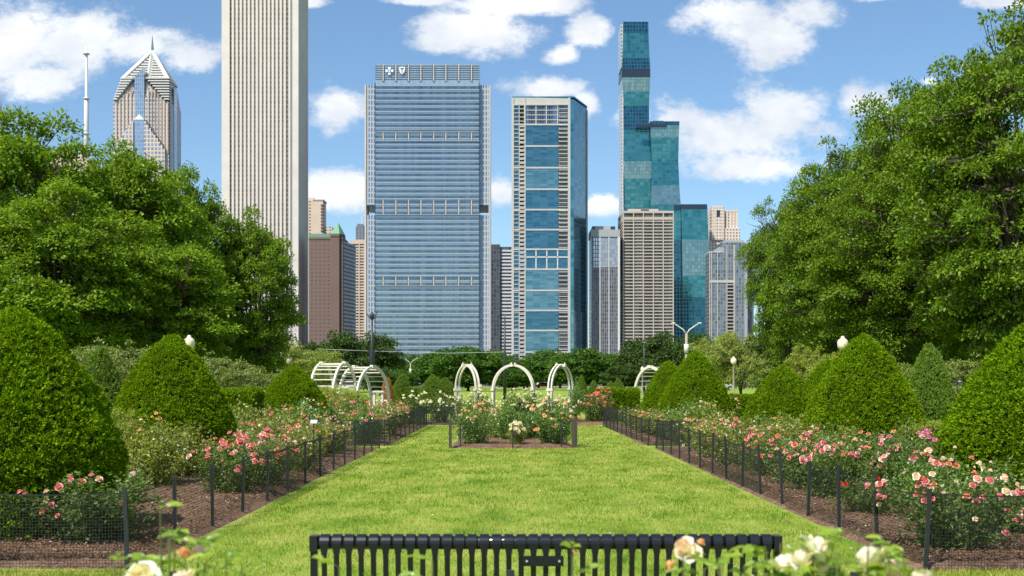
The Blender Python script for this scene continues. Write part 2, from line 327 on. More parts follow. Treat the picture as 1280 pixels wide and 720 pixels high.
def yew_meshes(seed, ntuft, ll, lw, mat, pw=.5):
    rng = np.random.default_rng(seed); H = 2.4; Rr = 1.05
    t = rng.uniform(0, 1, ntuft*3); pr = cone_profile(t, pw)
    keep = rng.uniform(0, 1, len(t)) < (pr*.85+.18); t = t[keep][:ntuft]; pr = cone_profile(t, pw); n = len(t)
    th = rng.uniform(0, 2*pi, n); rad = np.maximum(pr*Rr, .02)
    q = np.stack([np.cos(th)*rad, np.sin(th)*rad, t*H], 1)
    dr = (cone_profile(t+.01, pw)-cone_profile(t-.01, pw))*Rr/(.02*H)
    Nn = nrm(np.stack([np.cos(th), np.sin(th), -dr], 1))
    lump = fbm(q, seed, 1.1)*.07+fbm(q, seed+9, 7)*.028
    P = q+Nn*lump[:,None]; P[:,2] = np.maximum(P[:,2]+.03, .03)
    # thin patches: drop tufts where a fine noise is low
    g = fbm(q, seed+3, 9); k = g > -.62; P = P[k]; Nn = Nn[k]
    fol = npmesh('foliage', shell_leaves(rng, P, Nn, 0, 9, ll, lw, .035), 4, mat)
    mb = MB(); rings = []
    for tt in np.linspace(0.0, .985, 26):
        rr = float(cone_profile(np.array(tt), pw))*Rr*.93; ring = []
        for i in range(40):
            a = 2*pi*i/40; p = np.array([[cos(a)*rr, sin(a)*rr, tt*H]]); l = 1+.07*float(fbm(p, seed, 1.1)[0])
            ring.append((cos(a)*rr*l, sin(a)*rr*l, tt*H*.975))
        rings.append(ring)
    mb.loft(rings); core = bpy.data.meshes.new('inner_twigs'); core.from_pydata(mb.v, [], mb.f); core.materials.append(M['yew_core'])
    tr = MB().lathe([(.07,-.02),(.06,.3)], n=8); trunk = bpy.data.meshes.new('trunk'); trunk.from_pydata(tr.v, [], tr.f); trunk.materials.append(M['bark'])
    return fol, core, trunk
def yew_root(meshes):
    r = empty('clipped_yew', (0,0,0), '', 'shrub')
    link('foliage', meshes[0], r); link('inner_twigs', meshes[1], r); link('trunk', meshes[2], r)
    return r
yewA = yew_root(yew_meshes(1, 19000, .042, .018, M['yew'], .72))
yewB = yew_root(yew_meshes(2, 17000, .046, .020, M['yew'], .80))
yewC = yew_root(yew_meshes(3, 5200, .07, .032, M['yew_dull'], .8))
yewD = yew_root(yew_meshes(4, 4200, .08, .035, M['yew_gold']))
G_Y = 'clipped yew cones in the rose garden'
# px, distance, top y in photo, width px
cones = [
 (yewA, 22, 12.6, 384, 246, 'huge clipped green yew cone at the far left edge of the garden'),
 (yewA, 216, 21.3, 419, 150, 'large rounded green yew beside the globe lamp, in the left bed'),
 (yewB, 366, 34.5, 458, 92, 'yew cone left of the white pergolas, behind the left roses'),
 (yewC, 126, 29.0, 436, 72, 'small dull olive yew peeping between the two large left yews'),
 (yewB, 1296, 15.0, 402, 236, 'huge clipped bright green yew cut off by the right edge'),
 (yewB, 1079, 22.4, 420, 142, 'large pointed green yew cone below the right globe lamp'),
 (yewB, 979, 29.0, 458, 98, 'medium yew cone standing left of the large pointed right yew'),
 (yewB, 869, 37.5, 440, 86, 'tall green yew dome in front of the double armed lamp post'),
 (yewB, 836, 42.0, 452, 66, 'green yew half hidden on the left of the tall yew dome'),
 (yewC, 1161, 33.0, 432, 66, 'slim pointed yew standing behind between the two largest right yews'),
 (yewB, 1036, 28.5, 451, 92, 'yew half hidden behind the left flank of the large pointed yew'),
 (yewC, 503, 70.0, 468, 30, 'small green yew right of the orange shrub near the pergolas'),
 (yewC, 541, 62.0, 469, 38, 'small far yew cone left of the left white arch'),
 (yewC, 556, 66.0, 473, 36, 'small far yew cone touching the left white arch'),
 (yewC, 727, 66.0, 470, 20, 'narrow far yew cone just right of the right white arch'),
 (yewC, 742, 70.0, 476, 20, 'low far yew cone behind the red roses'),
 (yewC, 763, 64.0, 477, 22, 'low far yew cone above the clipped hedge block, left one'),
 (yewC, 773, 64.0, 474, 24, 'low far yew cone above the clipped hedge block, right one'),
 (yewD, 484, 62.0, 472, 17, 'orange leaved conical shrub right of the white pergolas'),
]
used = set()
for src, px, d, ty, wpx, lab in cones:
    h = gz(ty, d); w = wpx*d/F
    o = place(src, src.name not in used, (gx(px, d), d, 0), random.uniform(0,6), (w/2.1, w/2.1, h/2.42), lab, G_Y if src is not yewD else None)
    used.add(src.name)

def hedge_mesh(seed, L, W, H, dens, ll, lw, mat):
    rng = np.random.default_rng(seed)
    faces = [((-L/2,-W/2,0),(L,0,0),(0,0,H),(0,-1,0)), ((-L/2,W/2,0),(L,0,0),(0,0,H),(0,1,0)), ((-L/2,-W/2,0),(0,W,0),(0,0,H),(-1,0,0)),
             ((L/2,-W/2,0),(0,W,0),(0,0,H),(1,0,0)), ((-L/2,-W/2,H),(L,0,0),(0,W,0),(0,0,1))]
    Ps = []; Ns = []
    for o, u, v, n in faces:
        u = np.array(u); v = np.array(v); k = int(dens*np.linalg.norm(u)*np.linalg.norm(v))
        a = rng.uniform(0,1,(k,2)); p = np.array(o)+a[:,:1]*u+a[:,1:]*v; Ps.append(p); Ns.append(np.tile(np.array(n,float), (k,1)))
    P = np.concatenate(Ps); Nn = np.concatenate(Ns); P = P+Nn*(fbm(P, seed, 2)*.05)[:,None]
    # rounded shoulders
    top = P[:,2] > H*.85; P[top,2] -= (np.abs(P[top,1])/(W/2))**4*.08*H
    fol = npmesh('foliage', shell_leaves(rng, P, Nn, 0, 7, ll, lw, .03), 4, mat)
    mb = MB().box(-L/2+.05, L/2-.05, -W/2+.05, W/2-.05, 0, H-.07); core = bpy.data.meshes.new('inner_twigs'); core.from_pydata(mb.v, [], mb.f); core.materials.append(M['yew_core'])
    return fol, core
def hedge(seed, x0, x1, d, ytop, W, lab, mat='yew', dens=700, ll=.06, lw=.025, rz=0):
    L = (x1-x0)/F*d; H = gz(ytop, d); r = empty('clipped_hedge', (gx((x0+x1)/2, d), d, 0), lab, 'hedge', 'clipped box hedges', rz)
    f, c = hedge_mesh(seed, L, W, H, dens, ll, lw, M[mat]); link('foliage', f, r); link('inner_twigs', c, r)
hedge(11, 268, 322, 32, 487, 1.4, 'boxy dark green hedge just right of the large rounded left yew')
hedge(12, 900, 952, 46, 494, 1.0, 'low clipped green hedge between the yew dome and medium yew')
hedge(13, 752, 797, 50, 486, 1.2, 'square clipped hedge block right of the far red roses')
hedge(14, 1110, 1215, 22, 531, 1.4, 'low yellow green hedge left of the huge right edge yew', 'lime')
hedge(15, 480, 560, 72, 485, 1.0, 'long low far hedge left of the white arches', 'yew_dull', 300, .1, .04)

# ------------------------------------------------------------------ trees
def crown_leaves(rng, clumps, per, ll, lw, droop=.12):
    out = []
    for (c, r, fl) in clumps:
        n = int(per*(r**2)); v = rvec(rng, n); v[:,2] = np.where(v[:,2] < -.2, -v[:,2]*.6, v[:,2])
        rad = r*rng.uniform(.35, 1, n)**.6; P = v*rad[:,None]; P[:,2] *= fl*1.5
        lob = 1+.30*np.sin(np.arctan2(v[:,1], v[:,0])*3+rng.uniform(0,6))*np.abs(1-v[:,2]**2); P[:,:2] *= lob[:,None]
        P[:,2] -= droop*(P[:,0]**2+P[:,1]**2)/r; P = P+c+rng.normal(size=(n,3))*.07*r
        A = nrm(v*[1,1,.5]+np.array([0,0,-.25])+rng.normal(size=(n,3))*.55)
        Nn = nrm(v*.7+np.array([0,0,.6])+rng.normal(size=(n,3))*.45)
        out.append(leaves(rng, P, A, Nn, ll, lw))
    return np.concatenate(out)
def tree_meshes(seed, H, Rc, base, nclump, cr, per, ll, lw, mat, limbs=9, trunk_r=.35, vase=.55, twig=True):
    rng = np.random.default_rng(seed); cz = (H+base)/2; hz = (H-base)/2
    cl = []; tries = 0
    while len(cl) < nclump and tries < nclump*30:
        tries += 1
        v = rvec(rng, 1)[0]; k = rng.uniform(.25, 1)**.45
        env = 1+.22*float(fbm((v*1.3)[None,:]*1.8, seed)[0])
        shape = 1.0 if v[2] > 0 else (1.0-.15*abs(v[2]))
        c = np.array([v[0]*Rc*k*env*shape, v[1]*Rc*k*env*shape, cz+v[2]*hz*k*env])
        r = cr*rng.uniform(.55, 1.25)*(1.1-.35*k)
        if any(np.linalg.norm((c-o[0])*[1,1,1.6]) < .62*(r+o[1])*.8 for o in cl[-400:]) and rng.uniform() < .85: continue
        cl.append((c, r, rng.uniform(.35,.6)))
    fol = npmesh('crown', crown_leaves(rng, cl, per, ll, lw), 4, mat)
    # trunk and limbs
    mb = MB(); fork = base*.75+.3
    mb.tube([(0,0,-.1),(.02,.03,fork*.5),(0,0,fork)], [trunk_r*1.35, trunk_r, trunk_r*.95], 10)
    lb = []
    for i in range(limbs):
        a = 2*pi*i/limbs+rng.uniform(-.3,.3); tilt = rng.uniform(.25, .95); end = np.array([cos(a)*Rc*.72*tilt, sin(a)*Rc*.72*tilt, cz+hz*(.75-.6*tilt*rng.uniform(.5,1.2))])
        pts = []; s = np.array([0,0,fork-.2])
        for t in np.linspace(0,1,7):
            p = s+(end-s)*np.array([t**1.2, t**1.2, t**.8]); p = p+rng.normal(size=3)*.12*Rc*.12*(t>0); pts.append(tuple(p))
        mb.tube(pts, [trunk_r*.62*(1-.85*t)+.02 for t in np.linspace(0,1,7)], 7); lb.append(pts)
    tw = MB()
    if twig:
        allp = np.array([p for l in lb for p in l[2:]])
        for c, r, fl in cl:
            j = int(np.argmin(np.linalg.norm(allp-c, axis=1)+.6*np.maximum(0, allp[:,2]-c[2]))); s = allp[j]; mid = (s+c)/2+rng.normal(size=3)*.25-np.array([0,0,.1])
            tw.tube([tuple(s), tuple(mid), tuple(c)], [trunk_r*.16, trunk_r*.09, .015], 4)
            for q in range(2):
                e = c+rng.normal(size=3)*r*[.7,.7,.3]; tw.tube([tuple(mid), tuple((mid+e)/2+rng.normal(size=3)*.1), tuple(e)], [trunk_r*.07, .03, .01], 3)
    t1 = bpy.data.meshes.new('trunk'); t1.from_pydata(mb.v, [], mb.f); t1.materials.append(M['bark']); t1.polygons.foreach_set('use_smooth', [True]*len(t1.polygons))
    res = [fol, t1]
    if twig:
        t2 = bpy.data.meshes.new('branch'); t2.from_pydata(tw.v, [], tw.f); t2.materials.append(M['bark']); res.append(t2)
    return res
def tree_root(name, ms, cat='tree'):
    r = empty(name, (0,0,0), '', cat)
    link('crown', ms[0], r); link('trunk', ms[1], r)
    if len(ms) > 2: link('branches', ms[2], r)
    return r
def put_trees(src_list, specs, H0, R0, group):
    first = set()
    for k, px, d, ty, wpx, rz, lab in specs:
        src = src_list[k]; h = gz(ty, d); w = wpx/2*d/F
        place(src, k not in first, (gx(px, d), d, 0), rz, (w/R0, w/R0, h/H0), lab, group); first.add(k)
big = [tree_root('elm_tree', tree_meshes(21, 16, 6.0, 2.6, 270, 1.5, 190, .30, .17, M['elm'])),
       tree_root('elm_tree', tree_meshes(22, 16, 6.0, 2.2, 270, 1.45, 200, .30, .17, M['elm'])),
       tree_root('elm_tree', tree_meshes(23, 16, 6.0, 2.8, 330, 1.35, 280, .22, .12, M['elm_warm'])),
       tree_root('elm_tree', tree_meshes(24, 16, 6.0, 2.0, 330, 1.3, 290, .22, .12, M['elm_warm']))]
put_trees(big, [
 (0, 16, 62, 150, 225, .3, 'tall elm at the left edge, its dome the highest on the left'),
 (1, 150, 68, 196, 200, 1.2, 'broad elm in front of the pointed spire tower'),
 (0, 232, 72, 222, 130, 2.2, 'elm standing between the spire tower and the white ribbed tower'),
 (1, 318, 74, 280, 110, 4.0, 'loose narrow elm overlapping the foot of the white ribbed tower'),
 (0, 70, 56, 240, 220, 5.0, 'lower elm in front of the left row, above the sage shrubs'),
 (1, 205, 60, 300, 180, 3.4, 'lower dark elm above the large rounded left yew'),
 (2, 985, 74, 243, 104, .4, 'slim elm at the left end of the right hand tree mass'),
 (3, 1065, 64, 182, 200, 1.7, 'wide arching elm behind the right globe lamp'),
 (2, 1165, 56, 92, 220, 2.6, 'tall elm rising behind the slim pointed yew on the right'),
 (3, 1275, 47, 22, 290, .9, 'tallest elm, leaving the frame at the upper right corner'),
 (2, 1110, 54, 215, 200, 4.4, 'dark low crowned elm in the middle of the right trees'),
 (3, 1235, 50, 190, 200, 5.2, 'lower elm branches hanging over the right edge yew'),
], 16, 6.0, 'big elms framing the garden')
far = [tree_root('park_tree', tree_meshes(31, 10, 6, .8, 90, 1.9, 70, .5, .34, M['far_green'], 6, .25, twig=False)),
       tree_root('park_tree', tree_meshes(32, 10, 6, .8, 90, 1.8, 70, .5, .34, M['far_dark'], 6, .25, twig=False)),
       tree_root('park_tree', tree_meshes(33, 10, 6, 1.2, 150, 1.3, 110, .30, .2, M['pale_green'], 8, .25)),
       tree_root('park_tree', tree_meshes(34, 10, 6, 0.6, 150, 1.2, 120, .26, .16, M['sage'], 8, .2))]
specs = []
line = [(0,480,215,447,70),(0,516,240,446,74),(0,548,235,442,76),(0,585,205,437,88),(0,618,250,441,60),(0,655,262,452,56),(0,690,240,440,70),(0,728,215,439,84),(0,762,245,446,62),
        (1,425,180,419,74),(1,462,190,421,76),(1,395,170,432,60),(1,805,205,426,70),(1,836,200,419,66),(1,872,230,420,60),(1,905,260,424,50),(0,500,150,464,44),(1,475,140,462,50),
        (0,640,225,463,50),(1,780,170,457,56),(1,560,300,450,80),(1,700,300,452,80)]
for i, (k, x, d, ty, w) in enumerate(sorted(line, key=lambda q: q[1])):
    kind = 'rounded mid green' if k == 0 else 'dense dark green'
    specs.append((k, x, d, ty, w, i*1.3, kind+' tree in the far tree line, %s from its left end' % ('first' if i == 0 else ORD[i])))
for i, (x, d, ty, w) in enumerate([(-20,95,370,150),(60,100,385,160),(130,96,390,150),(215,100,395,150),(290,98,405,120)]):
    specs.append((1, x, d, ty, w, i*1.1, 'dark tree in the shade under the left elms, %s from the left edge' % ('first' if i == 0 else ORD[i])))
for i, (x, d, ty, w) in enumerate([(1000,100,400,120),(1070,96,385,150),(1140,90,380,160),(1210,92,370,170),(1290,88,360,170)]):
    specs.append((1, x, d, ty, w, i*1.7, 'dark tree in the shade under the right elms, %s from the left' % ('first' if i == 0 else ORD[i])))
put_trees(far, specs, 10, 6, 'trees of the far tree line')
put_trees(far, [
 (2, 345, 105, 424, 100, .3, 'light green tree at the foot of the white ribbed tower'),
 (2, 392, 118, 436, 80, 2.3, 'pale yellow green tree behind the white pergolas'),
 (2, 890, 112, 419, 80, 1.1, 'light green tree just right of the double armed lamp post'),
 (2, 926, 104, 414, 90, 4.1, 'light green tree behind the tan globe lamp on the right'),
 (2, 965, 98, 430, 70, 3.1, 'light green tree below the slim elm'),
], 10, 6, 'light green trees behind the garden')
shr = 'loose shrubs behind the garden'
put_trees([far[3].copy() if False else far[3]], [
 (0, 105, 40, 423, 130, .2, 'greyish sage green shrub behind the far left yew'),
 (0, 170, 43, 426, 110, 1.2, 'sage green shrub behind the large rounded left yew'),
 (0, 285, 47, 440, 100, 2.2, 'sage shrub under the left elms, right of the globe lamp'),
 (0, 45, 44, 425, 120, 3.2, 'sage green shrub hidden behind the far left yew'),
 (0, 1130, 43, 448, 120, 2.9, 'grey green shrub between the two pointed right yews'),
 (0, 1205, 42, 443, 120, 3.9, 'dark grey green shrub left of the right edge yew'),
 (0, 1262, 40, 440, 100, 4.9, 'shrub under the elms behind the right edge yew'),
 (0, 330, 60, 462, 90, 5.6, 'low sage shrub left of the middle left yew'),
], 10, 6, shr)
limes = [tree_root('garden_shrub', tree_meshes(35, 10, 6, 0.4, 150, 1.2, 120, .30, .18, M['lime'], 8, .2), 'shrub')]
put_trees(limes, [
 (0, 1010, 55, 432, 70, .2, 'yellow green shrub left of the right globe lamp'),
 (0, 1040, 50, 440, 60, 1.9, 'lime shrub directly under the right globe lamp'),
 (0, 408, 44, 482, 60, 3.3, 'bright green shrub at the feet of the white pergolas'),
 (0, 436, 41, 486, 60, 5.3, 'low bright shrub in front of the white pergolas'),
 (0, 150, 18.5, 510, 70, 1.3, 'lime green shrub squeezed between the two large left yews'),
], 10, 6, 'yellow green shrubs')
for o in list(C.objects):
    if o.parent is None and o.get('label', '').find('shrub') >= 0 and o.name.startswith('park_tree'):
        o.name = 'garden_shrub'; o['category'] = 'shrub'

# ------------------------------------------------------------------ roses
def bloom_mesh(name, mat, seed, rr=.032):
    rng = random.Random(seed); mb = MB()
    for ring, (n, open_, rad, hgt) in enumerate([(5,1.0,1.0,.5),(6,.55,.88,.75),(5,.25,.66,.9),(4,.05,.4,.92)]):
        for i in range(n):
            a = 2*pi*(i+ring*.37)/n+rng.uniform(-.15,.15); w = 1.25*rad*rr*pi/n*1.6; vs = []
            for t, (rf, zf, wf) in enumerate([(.12,0,.3),(.6+open_*.15,hgt*.35,1.0),(.62+open_*.38,hgt*.85-open_*.15,1.05),(.55+open_*.62,hgt-open_*.35,.55)]):
                rd = rf*rad*rr; z = zf*rr*1.3
                for s in (-1, 0, 1):
                    cx = cos(a)*rd-sin(a)*s*w*wf*.5; cy = sin(a)*rd+cos(a)*s*w*wf*.5
                    pull = 1-.10*abs(s); vs.append((cx*pull, cy*pull, z+(.12*rr if s else 0)+rng.uniform(-1,1)*rr*.04))
            fs = []
            for t in range(3):
                for s in range(2): b = t*3+s; fs.append((b, b+1, b+4, b+3))
            mb.add(vs, fs)
    me = bpy.data.meshes.new(name); me.from_pydata(mb.v, [], mb.f); me.materials.append(mat); me.polygons.foreach_set('use_smooth', [True]*len(me.polygons)); return me
BLOOM = {k: bloom_mesh('bloom', m, i) for i, (k, m) in enumerate(PET.items())}
def bush_meshes(seed, mat, ncane, nleaf, ll, spread=.5):
    """unit bush: 1 m tall, about .55 m radius; returns meshes and the cane tips"""
    rng = np.random.default_rng(seed); mb = MB(); P = []; A = []; tips = []
    for i in range(ncane):
        a = rng.uniform(0, 2*pi); out = rng.uniform(.08, 1)**.7*spread; h = rng.uniform(.62, 1.0)*(1-.25*(out/spread)**2)
        b = np.array([cos(a)*out*.35+rng.normal()*.06, sin(a)*out*.35+rng.normal()*.06, -.02]); e = np.array([cos(a)*out, sin(a)*out, h])
        pts = [b+(e-b)*np.array([t**1.3, t**1.3, t]) + (rng.normal(size=3)*.015 if 0 < t < 1 else 0) for t in np.linspace(0,1,5)]
        mb.tube([tuple(p) for p in pts], [.009,.007,.006,.004,.003], 4); tips.append((e, pts[3]))
        k = nleaf//ncane
        t = rng.uniform(.06, 1.0, k)**.85; base = np.array([np.interp(t, np.linspace(0,1,5), [p[j] for p in pts]) for j in range(3)]).T
        off = rvec(rng, k)*rng.uniform(.02, .13, k)[:,None]
        P.append(base+off); A.append(nrm(off+rng.normal(size=(k,3))*.05))
    P = np.concatenate(P); A = np.concatenate(A); n = len(P)
    # leaflets in threes on one little stalk
    P3 = np.repeat(P, 3, 0); A3 = np.repeat(A, 3, 0)+rng.normal(size=(3*n,3))*.55
    Nn = nrm(np.array([0,0,1.])+rng.normal(size=(3*n,3))*.5)
    v = leaves(rng, P3+rng.normal(size=(3*n,3))*.008, nrm(A3), Nn, ll, ll*.62); v[:,2] = np.maximum(v[:,2], .02)
    fol = npmesh('foliage', v, 4, mat)
    st = bpy.data.meshes.new('canes'); st.from_pydata(mb.v, [], mb.f); st.materials.append(M['stem'])
    return fol, st, tips, P
KINDS = {}
for i, (nm, mat) in enumerate([('dark', 'rose_leaf'), ('lime', 'rose_leaf_lime'), ('fresh', 'rose_leaf_fresh'), ('amber', 'rose_leaf_amber')]):
    KINDS[nm] = [bush_meshes(100+i*10+j, M[mat], 30, 2400 if j < 2 else 1100, .037 if j < 2 else .055, .55) for j in range(3)]
nb = [0]
def bush(x, d, h, w, kind, cols, nbl, label, group=None, bs=1.0, low=.35, var=None):
    """rose bush with its own blooms; x,d ground position, h height, w width in m"""
    nb[0] += 1; rng = np.random.default_rng(500+nb[0])
    j = var if var is not None else (nb[0] % 2 if d < 24 else 2)
    fol, st, tips, P = KINDS[kind][j]
    r = empty('rose_bush', (x, d, 0), label, 'rose bush', group, rng.uniform(0, 6.28)); S = np.array([w/1.15, w/1.15, h/1.02])
    f = link('foliage', fol, r); s = link('canes', st, r); f.scale = S; s.scale = S
    rot = r.rotation_euler[2]; cnt = 0; tries = 0
    while cnt < nbl and tries < 1500:
        tries += 1
        if rng.uniform() < (.5 if nbl < 40 else .25): e, q = tips[rng.integers(len(tips))]; p = e*S+np.array([0,0,.02])+rng.normal(size=3)*.02
        else:
            p = P[rng.integers(len(P))]
            rr = np.hypot(p[0], p[1])
            if rr < .33 and p[2] < .75: continue
            p = p*(1.06 if nbl < 40 else 1.14)*S
        if p[2] < (low if nbl < 50 else .12)*h: continue
        wx = p[0]*sin(rot)+p[1]*cos(rot)
        if wx > .12*w and p[2] < .8*h: continue      # the blooms one can see face the lawn
        col = cols[rng.integers(len(cols))]
        if cnt and rng.uniform() < .35: p = last+rng.normal(size=3)*np.array([.075,.075,.04])     # blooms come in clusters
        last = p
        b = link('bloom', BLOOM[col], r, p); sc = bs*rng.uniform(.55, 1.3); b.scale = (sc, sc, sc)
        o2 = np.array([p[0], p[1], 0]); tilt = rng.uniform(.3, 1.0)
        # lean each bloom outward
        vv = Vector((p[0]/(w*.5+.01)*tilt, p[1]/(w*.5+.01)*tilt, .9)).normalized()
        if rng.uniform() < .5: vv = (vv+Vector((sin(-rot)*0+sin(rot)*-1, cos(rot)*-1, 0))*.7).normalized()
        b.rotation_euler = Vector((0,0,1)).rotation_difference(vv).to_euler()
        cnt += 1
    return r
def side_word(s): return 'left' if s < 0 else 'right'
def row(side, items, where):
    items = sorted(items, key=lambda q: q[1])
    for i, (x, d, h, w, kind, cols, n, bs) in enumerate(items):
        o = 'nearest to the camera' if i == 0 else ORD[i]+' from the camera'
        cw = cols[0] if n else 'green'
        bush(x, d, h, w, kind, cols, n, '%s rose bush in the %s, %s' % (cw, where, o), 'rose bushes in the beds', bs)
PINK = ['pink','pink','pale pink','salmon']; MIX = ['pale pink','cream','pink','salmon']; SAL = ['salmon','pink','red']
rg = random.Random(5)
# left bed
items = [(-4.1, 11.9, .86, 1.6, 'dark', ['pink','pink','pale pink'], 20, .95)]
d = 17.0
while d < 29.0:
    near = d < 20.5
    items.append((-4.05+rg.uniform(-.2,.2), d, .80+rg.uniform(0,.14), 1.15, 'dark' if near else rg.choice(['amber','lime','dark']), PINK if near else MIX, 32 if near else 16, 1.15 if near else .8)); d += 1.0
d = 31.2
while d < 43: items.append((-4.0+rg.uniform(-.2,.2), d, .95+rg.uniform(0,.2), 1.3, rg.choice(['fresh','amber','lime']), rg.choice([['magenta','pink'], ['pale pink','cream'], PINK]), 12, 1.2)); d += 1.4
row(-1, items, 'left bed along the fence')
items = [(-5.05, 15.6, .62, .9, 'dark', ['cream','peach','pale pink'], 6, .9)]
d = 18.2
while d < 29: items.append((-5.2+rg.uniform(-.25,.25), d, .95+rg.uniform(0,.2), 1.5, rg.choice(['lime','amber','amber']), rg.choice([MIX, ['salmon','red','pink'], ['cream','peach']]), 10, .8)); d += 1.5
d = 31.5
while d < 43: items.append((-5.5+rg.uniform(-.2,.2), d, 1.15+rg.uniform(0,.2), 1.4, rg.choice(['fresh','lime','dark']), rg.choice([['pink'],['cream','peach'],['pale pink']]), 8, 1.0)); d += 1.7
row(-1, items, 'second row of the left bed')
items = []; d = 25
while d < 44: items.append((-6.7+rg.uniform(-.2,.2)-(0 if d < 30 else .3), d, 1.15+rg.uniform(0,.25), 1.5, rg.choice(['fresh','lime','amber','dark']), rg.choice([['peach','cream'],['pink']]), 5, 1.0)); d += 2.3
items = [q for q in items if not 32 < q[1] < 37]
row(-1, items, 'back row of the left bed')
# right bed
items = [(4.25, 11.4, .98, 1.45, 'dark', ['pink','pale pink','salmon','pink','cream'], 85, .95), (4.3, 14.4, .56, 1.0, 'dark', ['red'], 6, .9)]
d = 16.3
while d < 29.2:
    items.append((4.3+rg.uniform(-.2,.2), d, .86+rg.uniform(0,.12), 1.2, 'dark' if d < 20 else rg.choice(['dark','lime','amber']), ['pink','pale pink','salmon','pink'] if d < 21 else rg.choice([['salmon','pink','peach'], MIX, ['pale pink','pink']]), 34 if d < 21 else 17, 1.1 if d < 21 else .95)); d += 1.2
d = 31.0
while d < 43: items.append((4.3+rg.uniform(-.15,.15), d, .78+rg.uniform(0,.1), 1.25, rg.choice(['amber','lime','amber']), rg.choice([['peach','cream'],['pale pink','salmon']]), 9, .8)); d += 1.4
row(1, items, 'right bed along the fence')
items = [(5.0, 14.9, 1.27, 1.0, 'dark', ['magenta','pale pink','magenta'], 18, 1.25), (5.3, 12.6, .9, 1.3, 'dark', ['pink','pale pink','cream'], 18, .9), (4.95, 13.7, .95, 1.2, 'fresh', ['pink','pale pink','cream'], 14, .9)]
d = 17.2
while d < 29: items.append((5.4+rg.uniform(-.25,.25), d, .98+rg.uniform(0,.2), 1.45, rg.choice(['lime','amber','fresh']) if d > 20 else 'dark', rg.choice([MIX, ['cream','pale pink'], ['salmon','peach']]), 9, .85)); d += 1.5
d = 31.5
while d < 43: items.append((5.3+rg.uniform(-.2,.2), d, 1.0+rg.uniform(0,.2), 1.4, rg.choice(['fresh','lime']), [rg.choice(['cream','peach'])], 5, .9)); d += 1.8
row(1, items, 'second row of the right bed')
bush(4.75, 32.2, 1.28, 1.9, 'fresh', ['cream'], 3, 'leafy green bush without many blooms in front of the yew dome', None, .9, var=1)
# centre bed
bush(-.92, 30.4, 1.22, 1.35, 'fresh', ['peach','peach','cream'], 34, 'peach flowered rose bush at the left of the small centre bed', 'roses in the centre bed', 1.25, var=0)
bush(1.02, 30.4, 1.25, 1.5, 'fresh', ['peach','peach','peach','cream'], 44, 'peach flowered rose bush at the right of the small centre bed', 'roses in the centre bed', 1.2, var=1)
bush(.12, 30.2, .66, .8, 'lime', ['white'], 18, 'low white rose bush at the front middle of the centre bed', 'roses in the centre bed', 1.5, var=0)
bush(.05, 32.8, 1.18, 1.5, 'fresh', ['white'], 4, 'tall leafy green bush in the middle of the centre bed', 'roses in the centre bed', 1.2, var=1)
bush(.62, 33.3, 1.05, 1.0, 'fresh', ['peach','cream'], 6, 'small bush between the middle and right bushes of the centre bed', 'roses in the centre bed', 1.1, var=2)
bush(-.45, 33.6, 1.0, 1.0, 'lime', ['peach','white'], 6, 'small bush between the left and middle bushes of the centre bed', 'roses in the centre bed', 1.1, var=2)
# behind, around the arches
gw = 'tall roses around the white arches'
wl = [(-3.75,45.5,1.35,'white','white rose bush behind the end of the left fence'), (-2.75,46.2,1.35,'white','white rose bush left of the left arch foot'),
      (-2.1,47.5,1.2,'white','white rose bush at the foot of the left arch'), (-1.25,47,1.45,'white','full white rose bush between the left and centre arches'),
      (.0,48.5,1.4,'white','white rose bush under the centre arch, left one'), (.7,48.8,1.45,'white','white rose bush under the centre arch, right one'),
      (1.5,47.6,1.2,'white','white rose bush between the centre and right arches'), (2.05,46.5,1.1,'white','low pale rose bush left of the right arch post'),
      (3.15,47.0,1.3,'salmon','salmon red rose bush right of the right arch'), (3.7,48,1.45,'red','red rose bush beside the clipped hedge block')]
for x, d, h, c, lab in wl:
    bush(x, d, h, 1.15, 'dark' if c == 'white' else 'dark', [c] if c != 'red' else ['red','salmon','pink'], 36, lab, gw, 1.35, .35, 2)
bush(2.55, 47.0, 1.9, .7, 'fresh', ['cream'], 0, 'tall green climber on the right arch post', None, 1, var=2)

